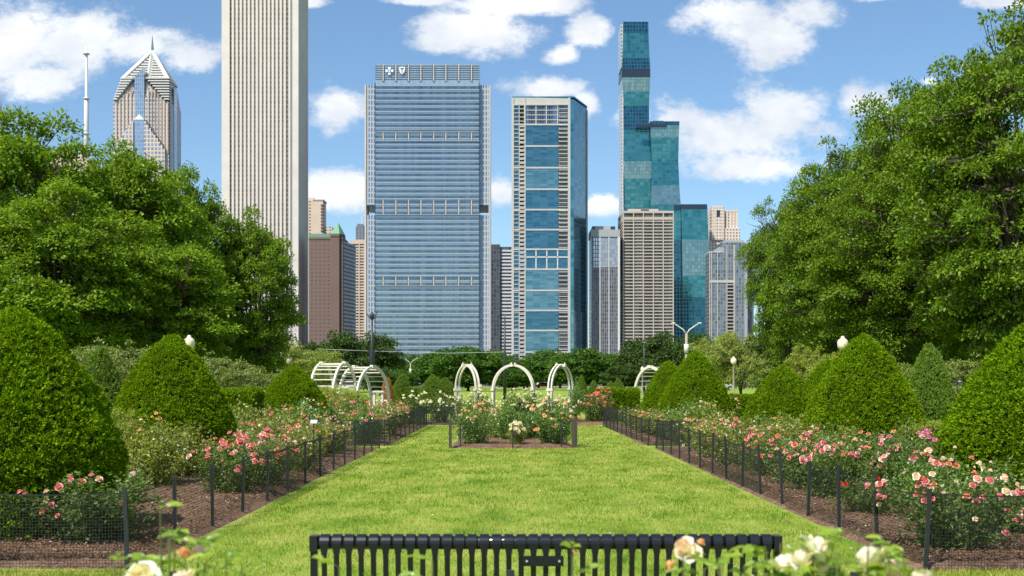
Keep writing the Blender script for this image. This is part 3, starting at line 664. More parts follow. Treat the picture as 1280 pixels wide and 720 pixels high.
# foreground shoots, close to the lens
def leaf_poly(mb, p, a, nrmv, L, W):
    a = a.normalized(); s = a.cross(nrmv).normalized(); u = s.cross(a); pr = [(0,0),(.18,.30),(.42,.5),(.68,.42),(.88,.18),(1,0)]
    vs = [p+a*(L*t)-u*(L*.25*t*t) for t, w in pr]; lf = [p+a*(L*t)+s*(W*w)+u*(W*.18-L*.25*t*t) for t, w in pr[1:-1]]; rt = [p+a*(L*t)-s*(W*w)+u*(W*.18-L*.25*t*t) for t, w in pr[1:-1]]
    all_ = vs+lf+rt; f = [(0,1,6),(0,10,1)]
    for i in range(3): f += [(1+i,2+i,7+i,6+i), (2+i,1+i,10+i,11+i)]
    f += [(4,5,9),(5,4,13)]
    mb.add([tuple(v) for v in all_], f)
def shoot(x, y, d, n, blooms, label, seed, width=.25, tall=.35, group='blurred roses close to the camera'):
    """x,y: picture place of the highest point; leafy canes rising from the ground"""
    rng = random.Random(seed); base = Vector((gx(x, d), d, 0)); top = gz(y, d)
    r = empty('foreground_rose', base, label, 'rose', group); st = MB(); lf = MB()
    for i in range(n):
        e = Vector((rng.uniform(-1,1)*width if i else 0, rng.uniform(-.12,.12), top-(rng.uniform(.02,tall) if i else 0)))
        pts = [Vector((e.x*t**1.5, e.y*t, e.z*t)) for t in (0,.4,.7,.85,1)]
        st.tube(pts, [.007,.006,.004,.003,.002], 5)
        for k in range(9):
            t = 1-.5*(k/9)**1.1; p = Vector((e.x*t**1.5, e.y*t, e.z*t)); a = rng.uniform(0, 6.28); dv = Vector((cos(a), sin(a)*.6, rng.uniform(-.1,.5))).normalized()
            tip = p+dv*rng.uniform(.03,.06); st.tube([p, tip], .0012, 3)
            for q in (-1, 0, 1):
                w = (dv+Vector((-dv.y, dv.x, 0))*q*.9).normalized(); w.z += rng.uniform(-.3,.1)
                leaf_poly(lf, tip-dv*(.02*abs(q)), w, Vector((rng.uniform(-.4,.4), rng.uniform(-.5,.1), 1)), rng.uniform(.03,.05), rng.uniform(.02,.03))
    st.build('canes', M['stem'], r); lf.build('foliage', M['near_leaf'], r)
    for bx, by, col, sc in blooms:
        b = link('bloom', BLOOM[col], r, (gx(bx, d)-base.x, -.03, gz(by, d))); b.scale = (sc,)*3; b.rotation_euler = (R(rng.uniform(20,70)), R(rng.uniform(-20,20)), rng.uniform(0,6))
shoot(213, 632, 3.0, 5, [(232, 694, 'peach', .6), (252, 692, 'pale pink', .6)], 'thin blurred rose shoot with yellow green leaves at the lower left', 1, .06, .12)
shoot(196, 680, 2.8, 9, [(186, 722, 'white', 1.2), (240, 728, 'cream', 1.0), (168, 730, 'white', 1.0)], 'blurred pale roses at the bottom edge, below the thin shoot', 2, .14, .1)
shoot(290, 692, 2.9, 3, [], 'blurred yellowish rose leaves right of the lower left roses', 3, .06, .12)
shoot(850, 690, 3.1, 10, [(856, 684, 'cream', .88), (862, 692, 'white', .9), (840, 706, 'peach', .5), (873, 678, 'peach', .35)], 'blurred blush rose in front of the right half of the bench', 4, .20, .2)
shoot(716, 694, 3.1, 3, [(718, 687, 'peach', .2)], 'thin blurred rose sprigs in front of the bench centre', 5, .05, .1)
shoot(905, 702, 3.2, 3, [], 'blurred leafy sprig near the right end of the bench', 6, .09, .1)
shoot(1012, 668, 2.9, 20, [(1006, 690, 'white', 1.3), (1022, 690, 'cream', 1.1), (972, 712, 'white', 1.0), (994, 706, 'white', 1.1), (1028, 712, 'cream', .5)], 'blurred white roses just right of the bench', 7, .15, .2)
shoot(1075, 678, 2.9, 20, [(1090, 706, 'white', 1.3), (1100, 716, 'cream', 1.1), (1148, 726, 'cream', .9)], 'blurred creamy roses with lime leaves at the bottom right', 8, .15, .2)
shoot(1072, 664, 2.9, 2, [], 'tall blurred lime shoot above the bottom right roses', 9, .03, .1)
shoot(540, 702, 3.1, 2, [], 'small blurred leaf tips in front of the bench, left of its plaque', 10, .08, .08)
shoot(425, 708, 3.1, 3, [], 'small blurred leaf tips at the left end of the bench', 11, .1, .06)

# ------------------------------------------------------------------ ground, lawn, beds
def sheet(name, pts, z, mat, kind='structure'):
    mb = MB(); mb.add([(x,y,z) for x,y in pts], [tuple(range(len(pts)))]); return tag(mb.build(name, mat), kind=kind)
sheet('ground', [(-4000,-600),(4000,-600),(4000,7000),(-4000,7000)], 0, M['grass'])
sheet('road', [(-900,300),(900,300),(900,318),(-900,318)], .004, M['asphalt'])
mb = MB(); mb.box(-900,900,299.7,300,0,.13); mb.box(-900,900,318,318.3,0,.13); tag(mb.build('kerb', M['kerb']), kind='structure')
sheet('city_pavement', [(-1500,420),(1500,420),(1500,2800),(-1500,2800)], .004, M['asphalt'])
def bed(pts4, name='mulch_bed', seed=0, nx=30, ny=90):
    (x0, x1), (y0, y1) = pts4; rng = np.random.default_rng(seed)
    U, V = np.meshgrid(np.linspace(0,1,nx), np.linspace(0,1,ny)); X = x0(V*(y1-y0)+y0)*(1-U)+x1*U if callable(x0) else x0+(x1-x0)*U
    Y = y0+(y1-y0)*V; p = np.stack([X.ravel(), Y.ravel(), 0*X.ravel()], 1)
    edge = np.minimum(np.minimum(U, 1-U)*abs(x1-(x0 if not callable(x0) else x0(20))), np.minimum(V, 1-V)*(y1-y0)).ravel()
    z = np.where(edge < .01, -.03, .035+.05*np.clip(edge/.6, 0, 1)+.025*fbm(p, seed, 2.2)); p[:,2] = z
    wob = .03*fbm(p*[1,1,0], seed+5, 3); p[:,0] += wob*(U.ravel() < .01)
    fs = [(j*nx+i, j*nx+i+1, (j+1)*nx+i+1, (j+1)*nx+i) for j in range(ny-1) for i in range(nx-1)]
    me = bpy.data.meshes.new(name); me.from_pydata(p.tolist(), [], fs); me.materials.append(M['mulch']); me.polygons.foreach_set('use_smooth', [True]*len(fs))
    return tag(link(name, me), kind='structure')
def xl(y): return -3.20+(-3.02+3.20)*(y-10.5)/33.5
def xr(y): return 3.45+(3.22-3.45)*(y-10.4)/33.6
def lerp(a): return a
bed(((-9.5, -3.22), (10.45, 29.4)), seed=1)
bed(((-9.5, -3.12), (30.8, 44.2)), seed=2)
bed(((9.8, 3.45), (10.3, 29.4)), seed=3)
bed(((9.8, 3.32), (30.8, 44.2)), seed=4)
bed(((-1.62, 1.62), (29.4, 35.0)), seed=5, nx=16, ny=26)
bed(((-4.4, 4.4), (45.3, 50.2)), seed=6, nx=20, ny=20)
# mulch chips
def scatter_chips(name, x0, x1, y0, y1, n, seed, z=.085):
    rng = np.random.default_rng(seed); P = np.stack([rng.uniform(x0,x1,n), y0+(y1-y0)*rng.uniform(0,1,n)**1.4, np.full(n, z)+rng.uniform(-.025,.03,n)], 1)
    A = nrm(np.stack([rng.normal(size=n), rng.normal(size=n), rng.normal(size=n)*.3], 1)); Nn = nrm(np.array([0,0,1.])+rng.normal(size=(n,3))*.35)
    tag(link(name, npmesh(name, leaves(rng, P, A, Nn, .038, .015), 4, M['chip'])), 'brown wood chips scattered over the mulch beds', 'mulch', kind='stuff')
scatter_chips('mulch_chips', -6.2, -3.4, 10.7, 24, 42000, 1)
scatter_chips('mulch_chips', 3.6, 6.4, 10.6, 24, 42000, 2)
rng = np.random.default_rng(12); n = 420; sg = np.where(rng.uniform(size=n) < .5, -1, 1)
P = np.stack([sg*rng.uniform(3.5, 4.6, n)+.1*(sg > 0), rng.uniform(10.8, 26, n), np.full(n, .115)], 1); P2 = np.stack([rng.uniform(-3, 3.2, 60), rng.uniform(11, 40, 60), np.full(60, .045)], 1); P = np.concatenate([P, P2]); n = len(P)
tag(link('fallen_petals', npmesh('fallen_petals', leaves(rng, P, rvec(rng, n)*[1,1,.2], nrm(np.array([0,0,1.])+rng.normal(size=(n,3))*.3), .03, .024), 4, PET['pale pink'])), 'pale fallen petals lying on the mulch and lawn', 'petals', kind='stuff')
# grass blades on the lawn
def blades():
    rng = np.random.default_rng(3); out = []
    zones = [(9.4,14,1500,.034,.0055),(14,20,900,.036,.008),(20,30,420,.04,.012),(30,45,150,.045,.02)]
    for y0, y1, dens, h, w in zones:
        n = int((y1-y0)*7.6*dens); P = np.stack([rng.uniform(-3.8,3.8,n), rng.uniform(y0,y1,n), np.zeros(n)], 1)
        ok = ((P[:,0] > xl(P[:,1])-.02+rng.normal(size=n)*.045) & (P[:,0] < xr(P[:,1])+.02+rng.normal(size=n)*.045)) & ~((np.abs(P[:,0]) < 1.6) & (P[:,1] > 29.45) & (P[:,1] < 35))
        P = P[ok]; n = len(P); a = rng.uniform(0, 2*pi, n); S = np.stack([np.cos(a), np.sin(a), 0*a], 1)*w/2
        hh = h*rng.uniform(.5,1.2,n)*(1+.25*fbm(P, 8, 1.2)); tip = P+np.stack([rng.normal(size=n)*.35*h, rng.normal(size=n)*.35*h, hh], 1)
        out.append(np.stack([P-S, P+S, tip], 1).reshape(-1,3))
    # a strip in front of the bed corners, left and right
    n = 26000
    for s in (-1, 1):
        P = np.stack([s*rng.uniform(3.0,7.2,n), rng.uniform(8.8,10.4,n), np.zeros(n)], 1); a = rng.uniform(0,2*pi,n); S = np.stack([np.cos(a), np.sin(a), 0*a], 1)*.0035
        tip = P+np.stack([rng.normal(size=n)*.012, rng.normal(size=n)*.012, .04*rng.uniform(.5,1.3,n)], 1); out.append(np.stack([P-S, P+S, tip], 1).reshape(-1,3))
    me = npmesh('lawn_grass', np.concatenate(out), 3, M['blade'])
    tag(link('lawn_grass', me), 'short mown green and yellowish grass of the central lawn', 'grass', kind='stuff')
blades()

# ------------------------------------------------------------------ fences
def fence(pts, post_gap, label, h=.70, cell=.028, mat='fence_black', gapskip=(), wire=.0034, posts_at=None):
    p0 = Vector((pts[0][0], pts[0][1], 0)); r = empty('garden_fence', p0, label, 'fence', 'low black net fences')
    net = MB(); k = 0
    for (a, b) in zip(pts[:-1], pts[1:]):
        a = Vector((a[0], a[1], 0))-p0; b = Vector((b[0], b[1], 0))-p0; L = (b-a).length; t = (b-a)/L; nn = Vector((-t.y, t.x, 0))
        n = max(1, round(L/post_gap)); dist = (a+p0).length
        for i in range(n+1):
            if i == 0 and k > 0: continue
            p = a+t*(L*i/n); mb = MB(); jit = Vector((random.uniform(-.04,.04), random.uniform(-.04,.04), 0))
            hh = h*random.uniform(.97,1.06); w = .017
            vs = []
            for z in (-.05, hh):
                q = p+jit*(z/h)
                vs.append([(q.x-w, q.y-w*.8, z), (q.x+w, q.y-w*.8, z), (q.x+w, q.y+w*.8, z), (q.x-w, q.y+w*.8, z)])
            mb.loft(vs); mb.build('post', M[mat], r)
        # netting, sagging a little between posts
        for i in range(n):
            q0 = a+t*(L*i/n); q1 = a+t*(L*(i+1)/n); seg = (q1-q0).length; mid_y = ((q0+q1)/2+p0).y
            cs = cell*(1 if mid_y < 20 else 1.6 if mid_y < 32 else 2.4); m = max(3, int(seg/cs)); sag = random.uniform(.01,.06); ww = wire*(1.15 if mid_y < 17 else 2.6 if mid_y < 32 else 5.5)
            rows = max(6, int((h-.06)/cs)); off = nn*random.uniform(-.015,.015)
            bul = [off*sin(pi*j/m)*2 for j in range(m+1)]
            for j in range(m+1):
                p = q0+(q1-q0)*(j/m)+bul[j]; top = h-.03-sag*sin(pi*j/m)
                net.add([tuple(p-t*ww/2+Vector((0,0,.02))), tuple(p+t*ww/2+Vector((0,0,.02))), tuple(p+t*ww/2+Vector((0,0,top))), tuple(p-t*ww/2+Vector((0,0,top)))], [(0,1,2,3)])
            sub = max(3, m//6)
            for q in range(rows+1):
                for j in range(sub):
                    u0 = j/sub; u1 = (j+1)/sub
                    def pt(u): return q0+(q1-q0)*u+off*sin(pi*u)*2+Vector((0,0,.02+(h-.05-sag*sin(pi*u))*q/rows))
                    A = pt(u0); B = pt(u1); e = Vector((0,0,ww/2*(3 if q == rows else 1)))
                    net.add([tuple(A-e), tuple(B-e), tuple(B+e), tuple(A+e)], [(0,1,2,3)])
        k += 1
    net.build('netting', M['net'], r); return r
fence([(-7.5,10.5),(-3.38,10.5),(-3.28,29.5),(-7,29.5)], 1.45, 'low black net fence around the near left bed')
fence([(-6.5,30.7),(-3.28,30.7),(-3.15,44.2),(-5.5,44.2)], 1.3, 'low black net fence around the far left bed')
fence([(7.5,10.4),(3.60,10.4),(3.56,29.5),(7,29.5)], 1.35, 'low black net fence around the near right bed')
fence([(6.5,30.7),(3.50,30.7),(3.38,44.2),(5.5,44.2)], 1.3, 'low black net fence around the far right bed')
fence([(-4.3,45.4),(-2.2,45.4)], 1.0, 'short dark fence in front of the far white roses')
fence([(-3.2,5.55),(3.2,5.55)], 1.6, 'low net fence close to the camera, just behind the bench', h=.74, wire=.002)
# centre bed: brown corner posts and thin stakes
r = empty('bed_fence', (0,29.4,0), 'four post fence around the small centre bed', 'fence')
for x, y, w, h in [(-1.52,0,.035,.72),(1.50,0,.035,.75),(1.60,.5,.035,.78),(-1.55,5.4,.035,.7),(1.55,5.4,.035,.7)]:
    MB().box(x-w,x+w,y-w,y+w,-.02,h).build('corner_post', M['post_brown'], r)
for x, y in [(-1.28,.2),(.02,-.02),(1.22,.2),(.6,5.3),(-.6,5.3)]:
    MB().box(x-.017,x+.017,y-.015,y+.015,-.02,.62).build('stake', M['fence_black'], r)
net = MB()
for (a, b) in [((-1.5,0),(1.5,0)), ((-1.5,0),(-1.55,5.4)), ((1.5,0),(1.55,5.4)), ((-1.55,5.4),(1.55,5.4))]:
    a = Vector((a[0],a[1],0)); b = Vector((b[0],b[1],0)); t = (b-a).normalized()
    for j in range(int((b-a).length/.09)+1):
        p = a+t*.09*j; net.add([tuple(p-t*.001), tuple(p+t*.001), tuple(p+t*.001+Vector((0,0,.62))), tuple(p-t*.001+Vector((0,0,.62)))], [(0,1,2,3)])
    for j in range(8): z = .05+.08*j; net.add([tuple(a+Vector((0,0,z-.001))), tuple(b+Vector((0,0,z-.001))), tuple(b+Vector((0,0,z+.001))), tuple(a+Vector((0,0,z+.001)))], [(0,1,2,3)])
net.build('netting', M['net'], r)
# plant markers in the beds
def marker(x, d, z, lab):
    r = empty('plant_marker', (x, d, 0), lab, 'plant sign', 'small plant markers')
    MB().box(-.008,.008,-.008,.008,0,z).build('stake', M['fence_black'], r)
    MB().add([(-.06,-.03,z-.02),(.06,-.03,z-.02),(.06,.03,z+.04),(-.06,.03,z+.04),(-.06,-.024,z-.024),(.06,-.024,z-.024),(.06,.036,z+.036),(-.06,.036,z+.036)],[(0,1,2,3),(7,6,5,4),(0,4,5,1),(2,6,7,3),(1,5,6,2),(3,7,4,0)]).build('plate', M['steel'], r)
marker(-3.42, 20.6, .95, 'small dark plant marker among the left fence roses')
marker(1.75, 10.2, .02, 'tiny plate') if False else None

# ------------------------------------------------------------------ bench
def bench():
    D = 6.15; x0 = gx(393, D); x1 = gx(971, D); L = x1-x0; top = gz(668, D)
    r = empty('park_bench', ((x0+x1)/2, D, 0), 'long black metal slat bench seen from behind at the bottom', 'bench')
    h = L/2; zt = top-.042
    MB().tube([(-h+.02,0,zt),(h-.02,0,zt)], .035, 20).build('top_rail', M['rail_metal'], r, True)
    for s in (-1, 1):   # end caps / side straps
        e = MB(); e.box(s*h-.02, s*h+.02, -.040, .040, zt-.040, zt+.038); e.box(s*h-.018, s*h+.018, -.02, .012, 0.05, zt-.036); e.build('end_frame', M['black_metal'], r)
    n = 37; pitch = (L-.05)/n
    prof = []   # back slat curls over the rail then runs down and forward to the seat
    for i in range(9):
        a = R(200-i*25); prof.append((cos(a)*.033, zt+sin(a)*.033))
    outer = [(-.033, zt-.05)]+[(-.033*cos(R(i*22.5)), zt+.033*sin(R(i*22.5))) for i in range(9)]
    pathb = [(.041, zt-.02)] + [(.041*cos(R(i*20)), zt+.041*sin(R(i*20))) for i in range(0,10)] + [(-.038, zt-.06), (-.02, zt-.22), (.05, .50), (.10,.44),(.18,.425),(.34,.43),(.50,.44),(.545,.425),(.56,.39)]
    for k in range(n):
        cx = -h+.025+pitch*(k+.5); mb = MB(); w = .0138; rings = []
        for i, (y, z) in enumerate(pathb):
            a = pathb[max(0,i-1)]; b = pathb[min(len(pathb)-1,i+1)]; ty, tz = b[0]-a[0], b[1]-a[1]; l = math.hypot(ty,tz); ny, nz = -tz/l*.004, ty/l*.004
            ww = .0235 if i < 11 else w
            rings.append([(cx-ww,y-ny,z-nz),(cx+ww,y-ny,z-nz),(cx+ww,y+ny,z+nz),(cx-ww,y+ny,z+nz)])
        mb.loft(rings); mb.build('slat', M['black_metal'], r)
    for z, y in ((.36,.54),(.40,.18)): MB().tube([(-h+.02,y,z),(h-.02,y,z)], .02, 10).build('seat_rail', M['black_metal'], r, True)
    for x in (-h+.06, 0, h-.06):
        g = MB(); g.tube([(x,.0,0),(x,.04,.2),(x,.1,.38)], .022, 8); g.build('leg', M['black_metal'], r, True)
        g = MB(); g.tube([(x,.60,0),(x,.56,.2),(x,.52,.36)], .022, 8); g.build('leg', M['black_metal'], r, True)
        MB().box(x-.05,x+.05,-.06,.66,0,.012).build('foot_plate', M['black_metal'], r)
    p0 = gx(653, D)-(x0+x1)/2; p1 = gx(704, D)-(x0+x1)/2
    pl = MB().box(p0, p1, -.052, -.046, gz(706,D), gz(693,D)).build('plaque', M['black_metal'], r)
    for x in (p0+.022, p1-.022): MB().tube([(x,-.058,gz(699.5,D)),(x,-.052,gz(699.5,D))], .006, 10).build('bolt', M['steel'], pl)
bench()

# ------------------------------------------------------------------ arches and pergolas
def arc(rad, rise, spring, n=18, x=0, y=0):
    return [(x-rad*cos(pi*i/n), y, spring+rise*sin(pi*i/n)) for i in range(n+1)]
def rib(mb_side, pts, w, h, parent, name):
    mb = MB(); mb.side = Vector(mb_side); mb.bar(pts, w, h); return mb.build(name, M['arch_white'], parent)
def arch(px, d, rz, half, label):
    top = gz(456.5, d); spring = gz(487, d); r = empty('garden_arch', (gx(px, d), d, 0), label, 'arch', 'white rose arches', rz)
    for y in (-.08, .08):
        rib((0,1,0), arc(half, top-spring, spring, y=y), .062, .078, r, 'arch_rib')
        for s in (-1, 1):
            MB().box(s*half-.045, s*half+.045, y-.04, y+.04, 0, spring-.05).build('post', M['arch_white'], r)
    for s in (-1, 1): MB().box(s*half-.065, s*half+.065, -.16, .16, spring-.05, spring+.05).build('capital', M['arch_white'], r)
    mb = MB(); mb.box(-.07,.07,-.25,.25,top-.06,top+.05); mb.box(-.025,.025,-.22,-.18,top+.05,top+.11); mb.box(-.025,.025,.18,.22,top+.05,top+.11); mb.build('crosspiece', M['arch_white'], r)
arch(641.5, 50, R(-22), .90, 'centre white arch, widest of the three, facing the camera')
arch(584, 51, R(-60), .92, 'left white arch of three, turned sideways')
arch(701, 51, R(58), .92, 'right white arch of three, turned sideways')
def pergola(px, d, rz, half, L, ytop, label, nsl=8):
    top = gz(ytop, d); spring = .95; r = empty('barrel_pergola', (gx(px, d), d, 0), label, 'pergola', 'white barrel pergolas', rz)
    for y in (-L/2, L/2):
        rib((0,1,0), arc(half, top-spring, spring, y=y), .08, .10, r, 'arch_rib')
        for s in (-1, 1): MB().box(s*half-.06, s*half+.06, y-.05, y+.05, 0, spring).build('post', M['arch_white'], r)
        MB().box(-.1,.1,y-.08,y+.08,top-.04,top+.08).build('cap_block', M['arch_white'], r)
    for i in range(nsl*2+1):
        a = pi*i/(nsl*2); x = -half*cos(a); z = spring+(top-spring)*sin(a)
        if z < spring+.05: continue
        MB().box(x-.022,x+.022,-L/2,L/2,z-.02,z+.02).build('slat', M['arch_white'], r)
    for z in (.3,.6,.9):
        for s in (-1,1): MB().box(s*half-.025,s*half+.025,-L/2,L/2,z-.03,z+.03).build('slat', M['arch_white'], r)
pergola(417, 46, R(68), .92, 1.0, 454.5, 'left white barrel pergola above the left bed')
pergola(455, 47, R(55), .92, .95, 459, 'right white barrel pergola beside the orange shrub')
pergola(823, 50, R(-50), .9, 1.0, 459, 'white barrel pergola mostly hidden behind the tall yew dome')
r = empty('garden_bench', (gx(473,45),45,0), 'small white bench at the foot of the right barrel pergola', 'bench')
MB().box(-.2,.22,-.2,.2,gz(488.5,45)-.06,gz(488.5,45)).build('seat', M['arch_white'], r)
for x in (-.15,.15): MB().box(x-.04,x+.04,-.15,.15,0,gz(488.5,45)-.06).build('leg', M['arch_white'], r)

# ------------------------------------------------------------------ lamps, poles, wires
def acorn(px, d, lab, post='lamp_post_tan', H=3.6, first=[None]):
    r = empty('globe_lamp', (gx(px,d), d, 0), lab, 'street lamp', 'garden lamps with acorn globes')
    MB().lathe([(.2,0),(.2,.12),(.13,.22),(.12,.6),(.085,.7),(.065,H-.75),(.09,H-.7),(.12,H-.66),(.12,H-.6),(.07,H-.56)], n=12).build('post', M[post], r, True)
    g = MB().lathe([(.11,H-.62),(.19,H-.56),(.225,H-.46),(.23,H-.32),(.20,H-.22),(.13,H-.16),(.08,H-.14),(.08,H-.08),(.05,H-.05),(.01,H-.04)], n=16).build('globe', M['lamp_globe'] if post == 'lamp_post_tan' else M['lamp_post_tan'], r, True)
acorn(236.5, 49, 'cream globe lamp above the large rounded left yew')
acorn(1053.5, 50, 'cream globe lamp above the left shoulder of the large pointed yew')
acorn(917, 91, 'tan globe lamp in front of the light green trees', 'lamp_post_tan')
acorn(361.5, 94, 'dull brown globe lamp left of the white pergolas', 'post_brown')
acorn(803, 150, 'distant thin globe lamp beside the partly hidden pergola')
acorn(557, 260, 'tiny far globe lamp left of the left arch')
def tall_lamp(px, ty, d, lab, kind):
    H = gz(ty, d); r = empty('street_lamp', (gx(px,d), d, 0), lab, 'street lamp')
    if kind == 'ornate':
        MB().lathe([(.35,0),(.35,.5),(.2,.8),(.16,3),(.24,3.3),(.24,5.2),(.16,5.5),(.11,H-1)], n=10).build('post', M['fence_black'], r, True)
        for s in (-1, 1):
            MB().tube([(0,0,H-1.1),(s*.35,0,H-.9),(s*.62,0,H-.3),(s*.6,0,H)], .05, 6).build('arm', M['fence_black'], r, True)
        MB().lathe([(.1,H-1.1),(.26,H-.9),(.26,H-.55),(.1,H-.2)], n=10).build('lamp_head', M['fence_black'], r, True)
        for z in (4.0, 5.0): MB().box(-.5,.35,-.1,.1,z,z+.35).build('signal_box', M['fence_black'], r)
    elif kind == 'pole':
        MB().lathe([(.16,0),(.15,3.6),(.10,3.8),(.07,H)], n=8).build('post', M['fence_black'], r, True)
        MB().box(-.25,.25,-.06,.06,H,H+.06).build('lamp_head', M['steel'], r)
    else:
        MB().lathe([(.14,0),(.11,H-.9)], n=10).build('post', M['lamp_post_tan'], r, True)
        for s in (-1, 1):
            MB().tube([(0,0,H-.95),(s*.25,0,H-.55),(s*.75,0,H-.2),(s*1.1,0,H)], [.06,.05,.045,.04], 7).build('arm', M['white_metal'], r, True)
            MB().box(min(s*.95,s*1.25),max(s*.95,s*1.25),-.09,.09,H-.03,H+.07).build('lamp_head', M['white_metal'], r)
        MB().lathe([(.20,H-2.5),(.20,H-1.75)], n=12).build('transformer', M['white_metal'], r, True)
tall_lamp(465, 388, 140, 'tall black ornate street lamp in front of the blue glass tower', 'ornate')
tall_lamp(631, 396, 110, 'thin tall black pole rising behind the centre arch', 'pole')
tall_lamp(805, 428, 150, 'dark slim pole left of the yew dome against the far trees', 'pole')
tall_lamp(1058, 400, 60, 'dark pole beside the right globe lamp', 'pole')
tall_lamp(858, 404, 100, 'tan street lamp with two white arms above the yew dome', 'double')
tall_lamp(513, 448, 200, 'pale double armed street lamp against the far left trees', 'double')
mb = MB(); mb.tube([(gx(395,140),141,5.5),(gx(465,140),141,5.25),(gx(560,140),141,5.0),(gx(631,140),141,5.15)], .025, 4)
tag(mb.build('overhead_wire', M['steel']), 'thin pale overhead wire crossing the far trees', 'wire')

# ------------------------------------------------------------------ parked cars on the far road
def car(x, d, paint, lab, rz=0):
    r = empty('parked_car', (x, d, 0), lab, 'car', 'cars on the far road', rz)
    L = [(-2.2,.35),(-2.25,.75),(-1.5,.95),(-.95,1.42),(.75,1.45),(1.55,1.0),(2.2,.9),(2.25,.4)]
    mb = MB(); mb.loft([[(x_, y_, z_) for x_, z_ in L] for y_ in (-.88, .88)]); mb.build('body', paint, r)
    g = MB()
    for y_ in (-.89, .885): g.add([(-1.35,y_,.97),(-.92,y_,1.36),(.7,y_,1.38),(1.3,y_,.99),(-1.35,y_+.005,.97),(-.92,y_+.005,1.36),(.7,y_+.005,1.38),(1.3,y_+.005,.99)], [(0,1,2,3),(7,6,5,4),(0,4,5,1),(1,5,6,2),(2,6,7,3),(3,7,4,0)])
    g.build('window', M['car_glass'], r)
    for wx in (-1.4, 1.4):
        for wy in (-.8, .8):
            w = MB(); w.tube([(wx,wy-.11,.33),(wx,wy+.11,.33)], .33, 14); w.build('wheel', M['tyre'], r)
for i, (px, c, n) in enumerate([(575,(.7,.7,.7),'white car'),(652,(.22,.05,.04),'dark red car'),(680,(.30,.08,.06),'brick red car'),(770,(.7,.7,.72),'pale car'),(845,(.35,.37,.4),'grey car'),(905,(.7,.7,.7),'white car'),(938,(.1,.12,.15),'dark car'),(168+170,(.6,.6,.62),'silver car')]):
    car(gx(px, 303), 303, car_paint(str(i), c), n+' on the far road, '+['below the left trees','under the centre arch, left','under the centre arch, right','beside the hedge block','left of the tan lamp','behind the tan lamp','right of the tan lamp','behind the left yew'][i])

# ------------------------------------------------------------------ towers
class B:
    def __init__(s, name, label, d, xc, cat='building'):
        s.s = d/F; s.X0 = gx(xc, d); s.r = empty(name, (s.X0, d, 0), label, cat)
    def X(s, x): return (x-640)*s.s-s.X0
    def Z(s, y): return EYE+(HZ-y)*s.s if y < 900 else 0
    def box(s, part, mat, x0, x1, y0, y1, a, b, parent=None):
        """x0,x1,y0,y1 as measured in the photo; a,b depth in metres behind the front plane"""
        mb = MB(); mb.box(s.X(x0), s.X(x1), a, b, s.Z(y1), s.Z(y0)); return mb.build(part, M[mat], parent or s.r)
G = 999
# 1 white ribbed tower
def aon():
    b = B('ribbed_tower', 'very tall white ribbed granite tower leaving the top of the frame', 950, 325)
    x0 = b.X(277); x1 = b.X(373); W = 46; H = b.Z(-85); X = b.X
    MB().box(x0+1.4, x1-1.4, 1.3, W-1.4, 0, H-1).build('window_wall', M['granite_glass'], b.r)
    def pier(xa, xb, ya, yb): MB().box(xa, xb, ya, yb, 0, H).build('corner_pier', M['granite'], b.r)
    pier(x0, X(287), 0, 6); pier(X(365.9), x1, 0, 5); pier(X(360.4), X(362.9), .2, 2); pier(x0, X(287), W-6, W); pier(X(365.9), x1, W-5, W)
    MB().box(X(362.9), X(365.9), 1.1, 3, 0, H).build('notch_wall', M['grey_panel'], b.r)
    for k in range(14):
        c = X(290.9+5*k); MB().prism([(c-1.15,1.35),(c-.75,.3),(c+.75,.3),(c+1.15,1.35)], 0, H).build('rib', M['granite'], b.r)
    for k in range(12):
        c = 7.2+k*2.95; MB().prism([(x1-1.45,c-1.1),(x1-.4,c-.7),(x1-.4,c+.7),(x1-1.45,c+1.1)], 0, H).build('rib', M['granite'], b.r)
    MB().box(x0,x1,0,W,H,H+3).build('roof', M['granite'], b.r)
aon()
